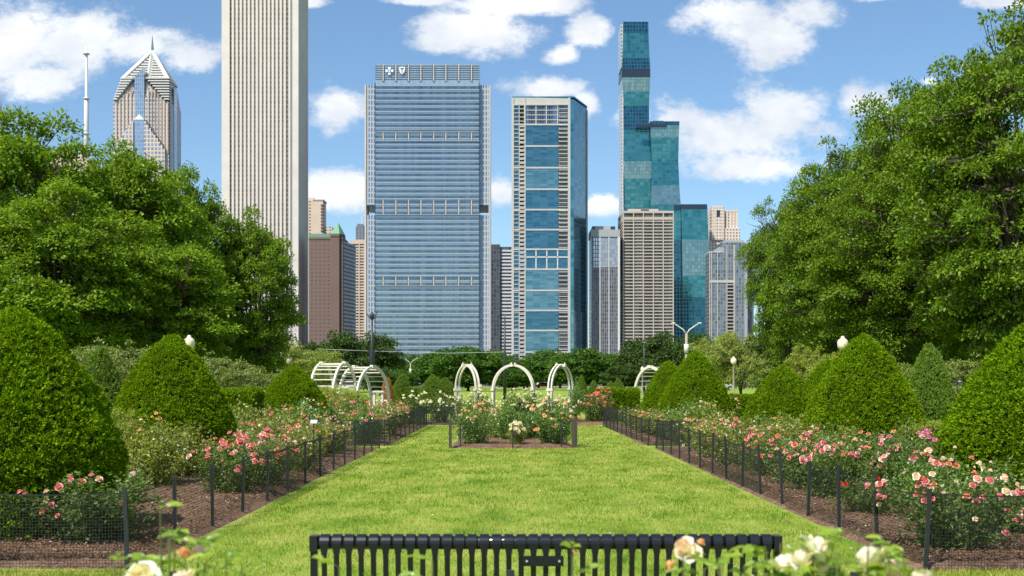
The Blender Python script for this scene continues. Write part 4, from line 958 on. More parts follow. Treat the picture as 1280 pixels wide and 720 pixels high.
# 2 spire tower
def pru2():
    d = 1056; b = B('spire_tower', 'pinkish stone tower with stepped chevron top and pointed spire', d, 176.5)
    X, Z = b.X, b.Z; D = 36
    b.box('wall', 'pru_wall', 141.5, 211, 126, G, 0, D)
    b.box('side_wall', 'pru_side_shaded', 211.05, 212.2, 128, G, 2, D)
    # stepped shoulders
    k = 0
    for i in range(9):
        t = i/8; y = 126-t*28; xl_ = 141.5+t*9.5; xr_ = 211-t*2.5 if i < 8 else 208
        dd = t*6; b.box('setback', 'pru_wall', xl_, xr_, y-3.2, y+.3, dd*.6, D-dd)
    # roof pyramid with ridges
    ax, ay, az = X(184), D*.42, Z(60)
    ex = X(151), X(209); e0, e1 = 3.2, D-6; ez = Z(99)
    def tri(part, mat, pts, off=0): MB().add(pts, [(0,1,2)] if len(pts) == 3 else [(0,1,2,3)]).build(part, M[mat], b.r)
    mb = MB(); mb.add([(ex[0],e0,ez),(ex[1],e0,ez),(ex[1],e1,ez),(ex[0],e1,ez),(ax,ay,az)], [(0,1,4),(1,2,4),(2,3,4),(3,0,4),(3,2,1,0)]); mb.build('roof', M['dark_void'], b.r)
    # white louvre courses on the pyramid
    for i in range(11):
        t = i/11.0; z = ez+(az-ez)*t; z2 = z+(az-ez)*.050
        def P(t_, f): return (f(ex[0],ax,t_), f(e0,ay,t_), f(ex[1],ax,t_), f(e1,ay,t_))
        f = lambda a_, c_, t_: a_+(c_-a_)*t_
        xa, ya, xb, yb = P(t, f); MB().box(xa-.6, xb+.6, ya-.6, yb+.6, z, z2).build('louvre_course', M['white_metal' if i % 1 == 0 else 'tan_stone'], b.r)
    for (cx, cy) in ((ex[0],e0),(ex[1],e0),(ex[1],e1),(ex[0],e1),((ax),e0-.4)):
        MB().tube([(cx,cy,ez-(0 if cx != ax else 2)),(ax,ay,az+1)], 2.1, 4).build('ridge', M['white_metal'], b.r)
    # central glass bays
    b.box('glass_bay', 'pru_glass', 167.5, 181, 150, G, -1.0, .5)
    c = MB(); c.prism([(X(168.5),-.6),(X(180.5),-.6),(X(180.5),2),(X(168.5),2)], Z(176), Z(96)); c.build('glass_bay', M['pru_glass'], b.r)
    c = MB(); c.loft([[(X(167.5),-1.4,Z(150)),(X(181),-1.4,Z(150)),(X(181),1,Z(150)),(X(167.5),1,Z(150))],[(X(174),-.8,Z(143)),(X(174.6),-.8,Z(143)),(X(174.6),1,Z(143)),(X(174),1,Z(143))]]); c.build('bay_gable', M['white_metal'], b.r)
    c = MB(); c.loft([[(X(168.5),-.8,Z(96)),(X(180.5),-.8,Z(96)),(X(180.5),2,Z(96)),(X(168.5),2,Z(96))],[(X(180),0,Z(84)),(X(181),0,Z(84)),(X(181),3,Z(84)),(X(180),3,Z(84))]]); c.build('bay_gable', M['pru_glass'], b.r)
    # louvred courses stepping down either side of the glass bay
    for i in range(9):
        y = 97+i*3.3; xa = 182.5+i*2.9
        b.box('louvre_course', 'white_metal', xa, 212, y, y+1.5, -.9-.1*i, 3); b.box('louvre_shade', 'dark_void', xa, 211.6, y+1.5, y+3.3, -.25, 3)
        xb = 166.5-i*2.4; xc = 151.5-i*1.15
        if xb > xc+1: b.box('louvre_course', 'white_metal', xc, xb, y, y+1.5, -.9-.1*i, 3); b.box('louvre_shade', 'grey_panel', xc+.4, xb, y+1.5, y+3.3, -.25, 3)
    # chevron buttress: projecting stepped block low on the front
    for i in range(9):
        xo = 181+i*2.9; yo = 151+i*4.2; b.box('chevron_step', 'pru_wall', xo, xo+2.9, yo+1.2, G, -2.6, .0)
        b.box('chevron_shade', 'dark_void', xo, xo+2.95, yo, yo+1.2, -2.2, .0)  # dark strips painted in for the shade along the steps
        xo = 167.5-i*2.9; b.box('chevron_step', 'pru_wall', xo-2.9, xo, yo+1.2, G, -2.6, .0)
    for i in range(7):
        x = 186+i*4; b.box('pilaster', 'tan_stone', x-.5, x+.5, 112+max(0,(x-195)*.9), 150+(x-181)*1.45, -.7, .1)
    for i in range(5):
        x = 146+i*4.6; b.box('pilaster', 'tan_stone', x-.5, x+.5, 128-max(0,(x-146)*1.0), G, -.7, .1)
    b.box('side_glass_bay', 'pru_glass', 211.2, 212.6, 104, G, 13, 22)
    MB().tube([(ax,ay,az),(ax,ay,Z(38))], [1.6,.15], 8).build('spire', M['spire_green'], b.r)
pru2()
# 3 low slab with antenna mast, behind the left elms
b = B('slab_tower', 'tan office slab hidden behind the left elms, carrying the tall mast', 1040, 70)
b.box('wall', 'cream_win', 30, 102, 194, G, 0, 30); b.box('roof', 'tan_stone', 60, 100, 190, 194, 4, 20)
mb = MB(); X, Z = b.X(108), b.Z
b2 = B('antenna_mast', 'tall thin white antenna mast rising left of the spire tower', 1040, 108, 'mast')
MB().lathe([(2.4,b2.Z(200)),(2.0,b2.Z(172)),(2.0,b2.Z(125)),(1.3,b2.Z(124)),(1.2,b2.Z(68)),(.5,b2.Z(67)),(.4,b2.Z(56))], n=10).build('pole', M['white_metal'], b2.r, True)
for y in (168,124,68): MB().lathe([(2.9,b2.Z(y)),(2.9,b2.Z(y-1.2))], n=10).build('collar', M['white_metal'], b2.r, True)
b2.box('tower_base', 'cream_win', 102.2, 114, 200, G, -6, 14)
b = B('antenna_mast', 'dark slim mast tip at the very left edge of the sky', 1500, 0, 'mast')
MB().lathe([(3,0),(2.4,b.Z(140)),(.6,b.Z(112))], n=8).build('pole', M['grey_panel'], b.r, True)

# 4 blue glass tower
def bcbs():
    d = 850; b = B('blue_glass_tower', 'broad blue glass tower with cross and shield emblems on its crown', d, 534.5); X, Z = b.X, b.Z; D = 36
    b.box('curtain_wall', 'bc_panel', 469, 599, 102, G, 0, D)
    b.box('crown', 'bc_panel', 469, 599, 80, 102, .3, D-4)
    for x0, x1 in ((456, 468.9), (599.1, 613)):
        b.box('wing', 'bc_wing', x0, x1, 105, 258, 3, D-3); b.box('wing', 'bc_wing', x0, x1, 268, G, 3, D-3)
        b.box('wing_core', 'grey_panel', (x0 if x0 < 500 else 610.8), (459 if x0 < 500 else 613), 258, 268, 5, 12)
        b.box('soffit', 'navy', x0+.1, x1-.1, 255.5, 258.05, 2.8, 8)
    b.box('corner_trim', 'cream', 455.4, 457.2, 105, G, 2.2, 5); b.box('corner_trim', 'grey_panel', 611.6, 613.6, 105, G, 2.2, 5)  # left trim in cream: the sunlit warmth of that edge as colour
    b.box('corner_trim', 'cream', 610.8, 611.6, 106, G, 2.2, 5)
    pitch = 6.83; y = 108.0; k = 0; led = MB()
    finrows = [(80.5,102), (165.5,176), (249.5,268), (345.5,357)]
    rr = random.Random(3)
    while y < 452:
        b.box('window_band', 'bc_glass', 469.2, 598.8, y, y+2.9, -.12, .02)
        led.box(X(469), X(599), -.35, .05, Z(y+4.9), Z(y+4.3)); led.box(X(469), X(599), -.3, .05, Z(y-.1), Z(y-.45))
        y += pitch; k += 1
    led.build('ledges', M['bc_ledge'], b.r)
    led = MB()
    for i in range(7): led.box(X(469), X(599), .1, .35, Z(82.6+i*2.8), Z(82.0+i*2.8))
    led.build('crown_louvres', M['navy'], b.r)
    fx = [478.9,494.7,510.5,526,542,557.2,573.3,589.2]
    for (y0, y1) in finrows:
        for x in fx:
            b.box('fin', 'bc_fin', x-.55, x+.75, y0+.3, y1-.3, -.8, 0.1); b.box('fin_recess', 'navy', x-1.25, x-.5, y0+.3, y1-.3, -.45, .05)
        if y0 > 100: b.box('ledge', 'bc_ledge', 469, 599, y0-.9, y0+.1, -.9, .05); b.box('ledge', 'bc_ledge', 469, 599, y1-.1, y1+.9, -.9, .05)
    # dark seams at the wing joints
    for x in (469, 599): b.box('seam', 'navy', x-.35, x+.25, 103, G, -.3, .2)
    # emblems: a round cornered cross with a ring, and a shield
    s = b.s
    def extr(poly, cx, cy, name, mat, y0, y1):
        mb = MB(); n = len(poly); a = [(X(cx)+px*s, y0, Z(cy)+pz*s) for px, pz in poly]; c = [(q[0], y1, q[2]) for q in a]
        mb.add(a+c, [tuple(range(n)), tuple(reversed(range(n, 2*n)))]+[(i, i+n, (i+1) % n+n, (i+1) % n) for i in range(n)]); return mb.build(name, M[mat], b.r)
    cross = [(-1.7,4.8),(1.7,4.8),(1.4,2.2),(2.2,1.4),(4.8,1.7),(4.8,-1.7),(2.2,-1.4),(1.4,-2.2),(1.7,-4.8),(-1.7,-4.8),(-1.4,-2.2),(-2.2,-1.4),(-4.8,-1.7),(-4.8,1.7),(-2.2,1.4),(-1.4,2.2)]
    e1 = extr(cross, 486.9, 89, 'cross_emblem', 'emblem', -.9, .3)
    ring = [(2.3*cos(2*pi*i/16), 2.3*sin(2*pi*i/16)) for i in range(16)]; q = extr(ring, 486.9, 89, 'ring', 'bc_panel', -1.0, -.88); q.parent = e1
    man = [(-.5,-1.6),(.5,-1.6),(.35,.2),(1.2,.6),(1.1,.9),(.3,.8),(.4,1.6),(-.4,1.6),(-.3,.8),(-1.1,.9),(-1.2,.6),(-.35,.2)]; q = extr(man, 486.9, 89, 'figure', 'emblem', -1.1, -.98); q.parent = e1
    sh = [(-3.6,4.2),(0,4.7),(3.6,4.2),(3.5,.5),(2.4,-2.6),(0,-5),(-2.4,-2.6),(-3.5,.5)]
    e2 = extr(sh, 502.7, 88.5, 'shield_emblem', 'emblem', -.9, .3)
    staff = [(-.45,-3.2),(.45,-3.2),(.4,1.2),(2.3,2.4),(2.2,3),(.4,2.6),(.3,3.4),(-.3,3.4),(-.4,2.6),(-2.2,3),(-2.3,2.4),(-.4,1.2)]; q = extr(staff, 502.7, 88.5, 'staff', 'navy', -1.0, -.88); q.parent = e2
bcbs()
# 5 teal and concrete tower
def park340():
    d = 850; b = B('teal_glass_tower', 'concrete framed tower with teal glass bays and slanted glass side', d, 676); X, Z = b.X, b.Z; D = 34
    b.box('frame_wall', 'concrete', 640, 711, 122, G, 1.2, D)
    # slanted glass flank
    xs = [X(711), X(717), X(737), X(737), X(711)]; ys = [.4, 0.0, 30, 42, 42]
    MB().prism(list(zip(xs[:2]+xs[2:], ys)), 0, Z(124)).build('glass_flank', M['teal_side'], b.r)
    MB().prism([(X(640),.8),(X(711.5),.2),(X(717.5),-.3),(X(737.4),30),(X(737.4),42.5),(X(640),42.5)], Z(122), Z(120.3)).build('roof', M['teal_side'], b.r)
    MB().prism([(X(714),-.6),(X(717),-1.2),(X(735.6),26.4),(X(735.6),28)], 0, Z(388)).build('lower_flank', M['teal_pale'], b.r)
    b.box('corner_column', 'concrete', 736.2, 738, 126, G, 29, 32)
    b.box('parapet', 'concrete', 639.6, 711, 121.9, 130.5, .5, 3)
    bands = [130.5, 155.5, 182.5, 209.5, 236.5, 262, 287, 311.5, 336.5, 363, 388, 413, 440, 466]
    for x0, x1 in ((639.4,642.3),(655.0,657.0),(709.8,713.0)):
        b.box('column', 'concrete', x0, x1, 122, G, .0, 1.4)
    for i, y in enumerate(bands): b.box('floor_band', 'concrete', 642.3, 709.8, y-1.0, y+1.0, .1, 1.3)
    b.box('top_windows', 'bc_glass_dark', 657, 709.8, 131.5, 154.5, .9, 1.25)
    for i in range(1,4): b.box('mullion', 'white_metal', 657, 709.8, 131.5+i*6-.35, 131.5+i*6+.35, .5, .95)
    for x in (670,683,697): b.box('mullion', 'concrete', x-.6, x+.6, 131.5, 154.5, .45, .95)
    for i in range(1, len(bands)-1):
        y0, y1 = bands[i]+1, bands[i+1]-1; mech = abs(bands[i]-311.5) < 1
        if mech:
            b.box('mechanical_glass', 'teal_glass', 642.3, 709.8, y0, y1, .7, 1.25)
            for x in (657,670,683.5,697): b.box('mullion', 'white_metal', x-.7, x+.7, y0, y1, .3, .75)
            b.box('mullion', 'white_metal', 657, 709.8, y0+8, y0+9.5, .3, .76)
            continue
        b.box('glass_bay', 'teal_pale' if i in (3,7,8,9,11) else 'teal_glass', 657, 698, y0, y1, .5, 1.25)  # some bays coloured paler to imitate differing reflections
        b.box('balcony_bay', 'balcony_void', 698.4, 709.8, y0, y1, .95, 1.25)
    slabs = MB(); y = 131.0
    while y < 450:
        if not 311 < y < 337:
            slabs.box(X(698.4), X(709.8), -.2, 1.0, Z(y+.25), Z(y-.55))
        y += 5.1
    slabs.build('balcony_slabs', M['concrete'], b.r)
    b.box('window_column', 'teal_glass', 643, 648.5, 131.5, G, .9, 1.25); b.box('balcony_recess', 'dark_void', 649.5, 655, 131.5, G, .95, 1.25)
    sl = MB(); y = 136.0
    while y < 452: sl.box(X(642.3), X(655), .1, 1.3, Z(y+.4), Z(y-.4)); sl.box(X(649.3), X(655), -.5, 1.0, Z(y+2.6), Z(y+.9)) if y > 155 else None; y += 5.1
    sl.build('floor_slabs', M['concrete'], b.r)
    b.box('mullion', 'concrete', 648.5, 649.5, 131, G, .3, 1.3)
    for x in (654, 671, 700): MB().tube([(X(x),10,Z(121)),(X(x),10,Z(117.5))], .12, 4).build('rod', M['steel'], b.r)
park340()
# 6 three stemmed teal skyscraper
def regis():
    d = 1200; b = B('wavy_glass_tower', 'tallest teal glass tower, three staggered stems with tapering tiers', d, 832); X, Z = b.X, b.Z
    def stem(levels, y0, D, part):
        for (ya, la, ra), (yb, lb, rb), mat in levels:
            ins_a = 0; mb = MB(); dpa = (ra-la); dpb = (rb-lb)
            mb.loft([[(X(lb),y0+(37-dpb)*.4,Z(yb)),(X(rb),y0+(37-dpb)*.4,Z(yb)),(X(rb),y0+D,Z(yb)),(X(lb),y0+D,Z(yb))],
                     [(X(la),y0+(37-dpa)*.4,Z(ya)),(X(ra),y0+(37-dpa)*.4,Z(ya)),(X(ra),y0+D,Z(ya)),(X(la),y0+D,Z(ya))]])
            mb.build(part, M[mat], b.r)
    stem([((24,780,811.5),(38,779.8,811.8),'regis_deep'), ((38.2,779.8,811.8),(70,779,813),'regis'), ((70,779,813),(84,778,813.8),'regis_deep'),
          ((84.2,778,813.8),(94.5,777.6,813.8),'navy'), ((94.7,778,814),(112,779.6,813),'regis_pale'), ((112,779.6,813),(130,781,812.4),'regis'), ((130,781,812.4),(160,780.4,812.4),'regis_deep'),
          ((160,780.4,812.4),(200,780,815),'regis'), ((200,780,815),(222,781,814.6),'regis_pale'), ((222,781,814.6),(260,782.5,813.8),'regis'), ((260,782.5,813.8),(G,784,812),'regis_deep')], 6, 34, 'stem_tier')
    for i in range(10):
        pass
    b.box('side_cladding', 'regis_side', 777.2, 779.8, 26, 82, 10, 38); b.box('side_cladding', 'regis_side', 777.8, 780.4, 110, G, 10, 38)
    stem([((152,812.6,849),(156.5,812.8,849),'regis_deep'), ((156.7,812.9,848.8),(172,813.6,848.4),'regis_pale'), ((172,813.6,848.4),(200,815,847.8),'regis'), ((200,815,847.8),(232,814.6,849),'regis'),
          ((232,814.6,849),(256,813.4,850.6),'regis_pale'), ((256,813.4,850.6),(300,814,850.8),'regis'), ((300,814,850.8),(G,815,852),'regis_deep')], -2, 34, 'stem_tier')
    b.box('mechanical_band', 'navy', 796, 833, 155.5, 159.5, -2.6, 0)
    b.box('rooftop_unit', 'navy', 817, 830, 149.8, 152, 4, 10)
    stem([((256,850.6,883),(262,850.6,883.4),'navy'), ((262.2,850.8,883.4),(300,851.6,884.8),'regis'), ((300,851.6,884.8),(345,852.4,886),'regis_pale'), ((345,852.4,886),(372,852.4,886.4),'regis'), ((372.2,852.4,886.4),(G,852,887),'regis_deep')], -6, 34, 'stem_tier')  # lowest tier coloured darker to imitate navy reflections
    b.box('podium_band', 'navy', 800, 884, 254.5, 260.5, 26, 30); b.box('link_band', 'navy', 842, 850.5, 256.5, 262.5, -3, 0)
    b.box('roof_crane', 'steel', 802, 803, 22.5, 24, 10, 11)
regis()
# 7 grey tower
def grey():
    d = 875; b = B('grey_tower', 'grey residential tower with white vertical piers, left of the beige grid tower', d, 757)
    b.box('wall', 'grey_glass', 739, 774.6, 296, G, .8, 26); b.box('parapet', 'grey_panel', 738.4, 775, 287, 296, 0, 26.5); b.box('penthouse', 'grey_panel', 741, 770, 281.5, 287, 5, 20)
    b.box('penthouse_vent', 'navy', 764, 769.5, 282, 286.5, 4.8, 6); b.box('penthouse_vent', 'navy', 741.5, 744.5, 282, 286.5, 4.8, 6)
    b.box('sky_glass', 'grey_glass_light', 750, 772.6, 296.5, 334, .55, .85); b.box('sky_glass', 'grey_glass_light', 741, 749.5, 296.5, 334, .56, .85)
    for x in (738.9,750.0,761.2,772.8): b.box('pier', 'white_metal', x-.5, x+.6, 296, G, .1, .9)
    b.box('corner_pier', 'white_metal', 773.2, 775, 296, G, 0, 3)
grey()
# 8 beige grid tower
def beige():
    d = 880; b = B('beige_grid_tower', 'beige concrete grid tower in front of the wavy teal skyscraper', d, 809); X, Z = b.X, b.Z
    b.box('window_wall', 'beige_win', 779.6, 841.4, 266, G, .9, 40)
    b.box('parapet', 'beige', 778.6, 842, 263.5, 266.3, 0, 41); b.box('parapet', 'beige', 778.6, 842, 271.2, 274.6, 0, 41); b.box('roof_block', 'beige', 786, 824, 260, 263.5, 5, 30)
    b.box('roof_vent', 'navy', 802, 812, 260.6, 262.6, 4.8, 6)
    fl = MB(); y = 276.5
    while y < 452: fl.box(X(778.8), X(842), .25, 1.0, Z(y+.62), Z(y-.62)); fl.box(X(778.0), X(778.9), .25, 40, Z(y+.62), Z(y-.62)); y += 4.02
    fl.build('floor_bands', M['beige'], b.r)
    for i, x in enumerate([779.4, 792, 804.3, 816.8, 829.2, 841.6]): b.box('column', 'beige', x-.62, x+.62, 263.5, G, -.05, 1.0)
    for k in range(5): b.box('side_column', 'beige', 778.4, 779, 266, G, 2+k*9, 3.2+k*9)
    for k in range(5):
        cx = 785.7+k*12.4; 
beige()
# 9 pinkish tower
def pink():
    d = 1350; b = B('pink_stone_tower', 'pale pink stone tower with rounded top behind the right glass tower', d, 904)
    b.box('wall', 'pink_win', 887, 925, 285, G, 0, 30); b.box('upper_wall', 'pink_win', 888, 922.6, 264, 285, 2, 28); b.box('drum', 'pink_win', 889, 905, 259.5, 300, -1.5, 20)
    b.box('drum_cap', 'pink_stone', 890.5, 903.5, 257.5, 259.5, -1.2, 20); b.box('parapet', 'pink_stone', 905, 922.8, 262, 264.5, 1.6, 28)
    b.box('window', 'navy', 895.5, 899.5, 263, 271, -1.8, -1.4)
    for x in (889.5, 893, 901, 904.5, 910, 914.5, 919, 922): b.box('pier', 'pink_stone', x-.5, x+.5, 262, 300, -1.9 if x < 905 else 1.3, 2.1)
pink()
# 10 stepped glass and stone tower at the right
def stepped():
    d = 1000; b = B('stepped_tower', 'stepped grey glass tower with stone piers beside the right elms', d, 912)
    b.box('wall', 'loft_glass', 887.5, 902, 315, G, 1, 24); b.box('wall', 'loft_glass', 902, 930.5, 303, G, 1, 24); b.box('roof_step', 'grey_panel', 905, 930.5, 300, 303, 2, 22); b.box('roof_step', 'grey_panel', 898, 905.5, 309, 316, .8, 22)
    b.box('stone_wall', 'grey_panel', 930.6, 934.5, 303, G, .2, 26); b.box('rear_wall', 'slate_glass', 934.6, 944, 303, G, 6, 30)
    for x in (887.3, 889.5, 897.2, 908.8, 917.4, 918.6): b.box('pier', 'pale_stone', x-.45, x+.45, 315 if x < 902 else 306, G, .3, 1.1)
    b.box('stone_band', 'pale_stone', 887, 918.5, 350, 353.2, .4, 1.1); b.box('roof_edge', 'pale_stone', 887, 902, 314, 315.5, .5, 24)
    sl = MB(); y = 356
    while y < 445: sl.box(b.X(909.4), b.X(917), .2, 1.1, b.Z(y+.5), b.Z(y-.6)); y += 4.4
    sl.build('balcony_slabs', M['pale_stone'], b.r)
    b.box('balcony_recess', 'dark_void', 909.4, 917, 354, G, .8, 1.05)
stepped()
# 11 brown hotel
def brown():
    d = 952; b = B('brown_tower', 'brown stone tower with green pyramid turret right of the ribbed tower', d, 408); X, Z = b.X, b.Z
    b.box('wall', 'brown_wall', 386, 428.5, 299, G, 0, 30); b.box('parapet', 'brown', 386, 428.7, 296.5, 299.2, -.4, 30)
    b.box('roof', 'copper_green', 386, 413, 292, 296.5, .6, 28)
    MB().prism([(X(413.5),-2.2),(X(424.5),-2.2),(X(428.8),4),(X(428.8),16),(X(413.5),16)], 0, Z(296)).build('turret', M['brown'], b.r)
    t = [(X(413.2),-2.6),(X(424.8),-2.6),(X(429.2),4),(X(429.2),12),(X(413.2),12)]
    MB().loft([[(x,y,Z(292.5)) for x,y in t],[(X(421.8)+(x-X(421.8))*.02,5+(y-5)*.02,Z(277.5)) for x,y in t]]).build('turret_roof', M['copper_green'], b.r)
    MB().prism([(x,y) for x,y in t], Z(296), Z(292.5)).build('turret_cornice', M['brown'], b.r)
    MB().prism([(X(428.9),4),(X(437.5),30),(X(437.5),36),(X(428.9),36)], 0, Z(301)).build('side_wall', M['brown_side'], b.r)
brown()
b = B('cream_tower', 'cream apartment tower showing behind the green roofed brown tower', 1250, 395)
b.box('wall', 'cream_win', 375, 395, 250, G, 0, 30); b.box('round_bay', 'cream', 392, 404, 251, G, -2.5, 20); b.box('roof', 'cream', 375, 392, 247, 250, 1, 20); b.box('lower_wing', 'cream_win', 404, 415, 283.5, G, 0, 24); b.box('roof_rail', 'cream', 391.5, 405, 249.5, 251, -3, 20)
for y in range(256, 290, 4): b.box('balcony', 'brown', 401.5, 405, y, y+1.6, -3.4, 2)
b = B('striped_tower', 'slim cream striped tower wedged left of the blue glass tower', 1120, 446)
b.box('window_wall', 'balcony_void', 438, 456, 304, G, .8, 24); b.box('parapet', 'cream', 437.4, 456, 299.5, 305, 0, 24)
fl = MB(); y = 307.5
while y < 440: fl.box(b.X(437.4), b.X(456), .3, 1.0, b.Z(y+.9), b.Z(y-.9)); y += 3.6
fl.build('floor_bands', M['cream'], b.r)
for x in (438, 449, 455.5): b.box('pier', 'cream', x-.7, x+.7, 304, G, -.05, 1)
b = B('distant_tower', 'small distant dark tower with white antenna above the striped tower', 2300, 448.5)
b.box('wall', 'far_tower', 444.6, 453.4, 283, G, 0, 40); b.box('crown', 'far_tower', 446, 453, 279.5, 283, 2, 38); MB().tube([(b.X(452),10,b.Z(280)),(b.X(452),10,b.Z(268))], [1.6,.6], 6).build('antenna', M['white_metal'], b.r)
b = B('louvered_tower', 'dark tower with white horizontal bands between the blue and teal towers', 1000, 627)
b.box('wall', 'slate_glass', 612, 625, 305, G, 0, 24); b.box('window_wall', 'slate_glass', 625, 640, 308, G, 3, 24)
fl = MB(); y = 313
while y < 455: fl.box(b.X(624.5), b.X(640), 2.2, 3.1, b.Z(y+1.05), b.Z(y-1.05)); y += 4.35
fl.build('white_bands', M['blind_white'], b.r); b.box('parapet', 'grey_panel', 612, 624.6, 305, 306, -.3, 24)
# thin white crane arms showing above the far trees
r = empty('crane_arm', (gx(672,420),420,0), 'thin white crane arm above the trees before the teal tower', 'crane')
MB().tube([(0,0,0),(0,0,gz(454,420)),(-1.6,0,gz(440,420))], .35, 5).build('arm', M['white_metal'], r); MB().tube([(1.8,0,gz(454,420)),(-1.6,0,gz(440,420))], .2, 5).build('stay', M['white_metal'], r)

# ------------------------------------------------------------------ light, sky, camera
SUN_EL = R(54); SX, SY = -.62, -.785
sun = bpy.data.lights.new('sun', 'SUN'); sun.energy = 5.0; sun.angle = R(.53); sun.color = (1.0, .94, .84)
so = bpy.data.objects.new('sun', sun); C.objects.link(so)
dirv = Vector((SX*cos(SUN_EL), SY*cos(SUN_EL), sin(SUN_EL))); so.rotation_euler = dirv.to_track_quat('Z', 'Y').to_euler()
w = bpy.data.worlds.new('World'); scene.world = w; w.use_nodes = True; nt = w.node_tree; nt.nodes.clear(); L = nt.links
out = nt.nodes.new('ShaderNodeOutputWorld'); bg = nt.nodes.new('ShaderNodeBackground'); bg.inputs['Strength'].default_value = .115; L.new(bg.outputs[0], out.inputs[0])
sky = nt.nodes.new('ShaderNodeTexSky'); sky.sky_type = 'NISHITA'; sky.sun_disc = False; sky.sun_elevation = SUN_EL; sky.sun_rotation = math.atan2(SX, SY)
sky.air_density = 1.0; sky.dust_density = .8; sky.ozone_density = 2.2; sky.altitude = 200
def mth(op, a, b=None, c=None, clamp=False):
    n = nt.nodes.new('ShaderNodeMath'); n.operation = op; n.use_clamp = clamp
    for i, v in enumerate((a, b, c)):
        if v is None: continue
        if isinstance(v, (int, float)): n.inputs[i].default_value = v
        else: L.new(v, n.inputs[i])
    return n.outputs[0]
tc = nt.nodes.new('ShaderNodeTexCoord'); sp = nt.nodes.new('ShaderNodeSeparateXYZ'); L.new(tc.outputs['Generated'], sp.inputs[0])
ya = mth('MAXIMUM', mth('ABSOLUTE', sp.outputs['Y']), .02)
U = mth('DIVIDE', sp.outputs['X'], ya); V = mth('DIVIDE', sp.outputs['Z'], ya)
cb = nt.nodes.new('ShaderNodeCombineXYZ'); L.new(U, cb.inputs[0]); L.new(V, cb.inputs[1]); L.new(sp.outputs['Y'], cb.inputs[2])
def noise(vec, scale, det=8, rough=.6, off=(0,0,0)):
    mp = nt.nodes.new('ShaderNodeMapping'); mp.inputs['Location'].default_value = off; mp.inputs['Scale'].default_value = (1,1.5,1); L.new(vec, mp.inputs['Vector'])
    n = nt.nodes.new('ShaderNodeTexNoise'); n.inputs['Scale'].default_value = scale; n.inputs['Detail'].default_value = det; n.inputs['Roughness'].default_value = rough
    L.new(mp.outputs[0], n.inputs['Vector']); return n.outputs['Fac']
CL = [(20,58,95,62),(95,52,75,50),(165,60,70,30),(240,72,55,26),(50,100,70,30),(585,42,85,30),(640,6,90,14),(560,55,60,18),(737,38,28,24),(705,70,26,14),(682,110,62,18),(730,128,22,20),
      (930,22,75,42),(965,50,60,38),(1005,14,45,24),(910,170,108,44),(975,150,75,52),(850,150,50,36),(930,205,90,22),(1085,130,44,28),(1110,150,36,26),(418,138,44,32),(425,235,52,34),(405,245,40,20),
      (758,256,40,15),(624,244,22,22),(1245,2,44,12),(1165,102,20,10),(520,0,60,8),(380,3,30,8),(795,150,26,34),(1100,-4,40,8)]
m = None
for (x, y, a, b_) in CL:
    du = mth('MULTIPLY', mth('SUBTRACT', U, (x-640)/F), F/a); dv = mth('MULTIPLY', mth('SUBTRACT', V, (HZ-y)/F), F/b_)
    r2 = mth('ADD', mth('MULTIPLY', du, du), mth('MULTIPLY', dv, dv)); e = mth('SUBTRACT', 1.0, mth('SQRT', r2))
    m = e if m is None else mth('SMOOTH_MAX', m, e, .25)
n1 = noise(cb.outputs[0], 17, 12, .68); n2 = noise(cb.outputs[0], 7, 4, .5, (3,1,0))
amp = mth('ADD', mth('MULTIPLY', mth('SUBTRACT', n1, .5), 2.7), mth('MULTIPLY', mth('SUBTRACT', n2, .5), .8))
front = mth('ADD', m, amp)
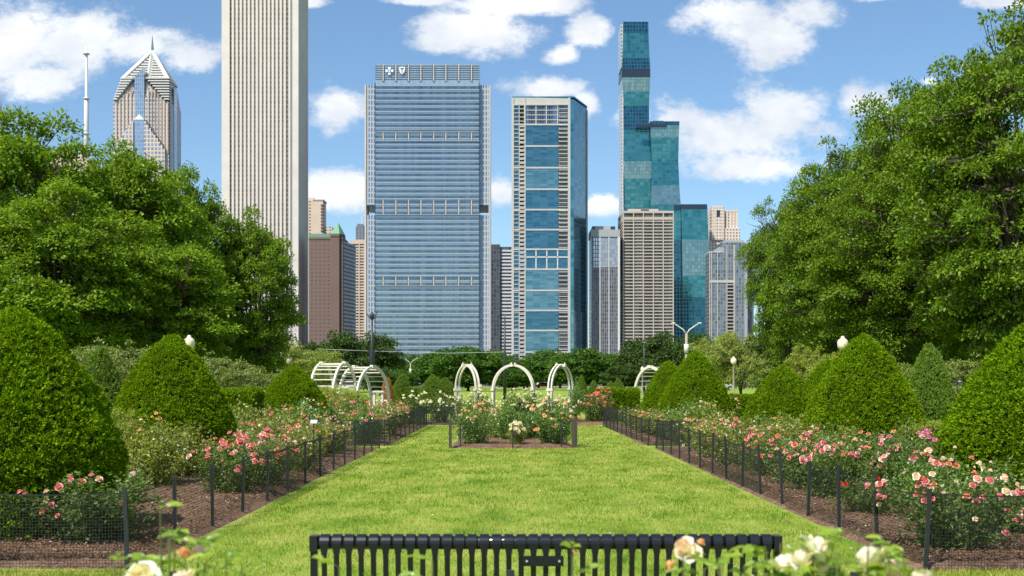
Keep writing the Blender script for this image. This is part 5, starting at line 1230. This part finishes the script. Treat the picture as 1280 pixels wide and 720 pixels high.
# elsewhere in the sky: scattered clouds of the same kind
n3 = noise(tc.outputs['Generated'], 2.6, 9, .6, (5,2,1)); back = mth('MULTIPLY', mth('SUBTRACT', n3, .50), 5.0)
isfront = mth('MULTIPLY', mth('GREATER_THAN', sp.outputs['Y'], 0.0), mth('LESS_THAN', mth('ABSOLUTE', U), .75)); 
dens = mth('ADD', mth('MULTIPLY', front, isfront), mth('MULTIPLY', back, mth('SUBTRACT', 1.0, isfront)))
mr = nt.nodes.new('ShaderNodeMapRange'); mr.interpolation_type = 'SMOOTHSTEP'; mr.inputs['From Min'].default_value = -.12; mr.inputs['From Max'].default_value = .62; L.new(dens, mr.inputs['Value'])
sh = noise(cb.outputs[0], 13, 6, .55, (0,.022,0)); shr_ = nt.nodes.new('ShaderNodeMapRange'); shr_.inputs['From Min'].default_value = .35; shr_.inputs['From Max'].default_value = .65; L.new(sh, shr_.inputs['Value'])
cm = nt.nodes.new('ShaderNodeMix'); cm.data_type = 'RGBA'; cm.inputs['A'].default_value = (5.2,5.6,6.2,1); cm.inputs['B'].default_value = (7.8,7.8,7.8,1); L.new(shr_.outputs[0], cm.inputs['Factor'])
mx = nt.nodes.new('ShaderNodeMix'); mx.data_type = 'RGBA'; L.new(mth('MULTIPLY', mr.outputs[0], .93), mx.inputs['Factor']); tint = nt.nodes.new('ShaderNodeMix'); tint.data_type = 'RGBA'; tint.blend_type = 'MULTIPLY'; tint.inputs['Factor'].default_value = 1; tint.inputs['B'].default_value = (.86,1.01,1.08,1); L.new(sky.outputs[0], tint.inputs['A']); L.new(tint.outputs['Result'], mx.inputs['A']); L.new(cm.outputs['Result'], mx.inputs['B'])
L.new(mx.outputs['Result'], bg.inputs['Color'])

cam = bpy.data.cameras.new('camera'); cam.lens = 36*F/1280; cam.sensor_width = 36; cam.shift_y = (HZ-360)/1280; cam.clip_start = .1; cam.clip_end = 12000
cam.dof.use_dof = True; cam.dof.focus_distance = 32; cam.dof.aperture_fstop = 5.0
co = bpy.data.objects.new('camera', cam); C.objects.link(co); co.location = (0,0,EYE); co.rotation_euler = (R(90),0,0); scene.camera = co
vs = scene.view_settings; vs.view_transform = 'Standard'; vs.look = 'None'; vs.exposure = .36; vs.gamma = 1; vs.use_curve_mapping = False
cy = scene.cycles; cy.max_bounces = 6; cy.diffuse_bounces = 3; cy.glossy_bounces = 3; cy.transmission_bounces = 4; cy.caustics_reflective = False; cy.caustics_refractive = False
cy.sample_clamp_indirect = 4; cy.use_denoising = True
try: cy.denoiser = 'OPENIMAGEDENOISE'
except Exception: pass
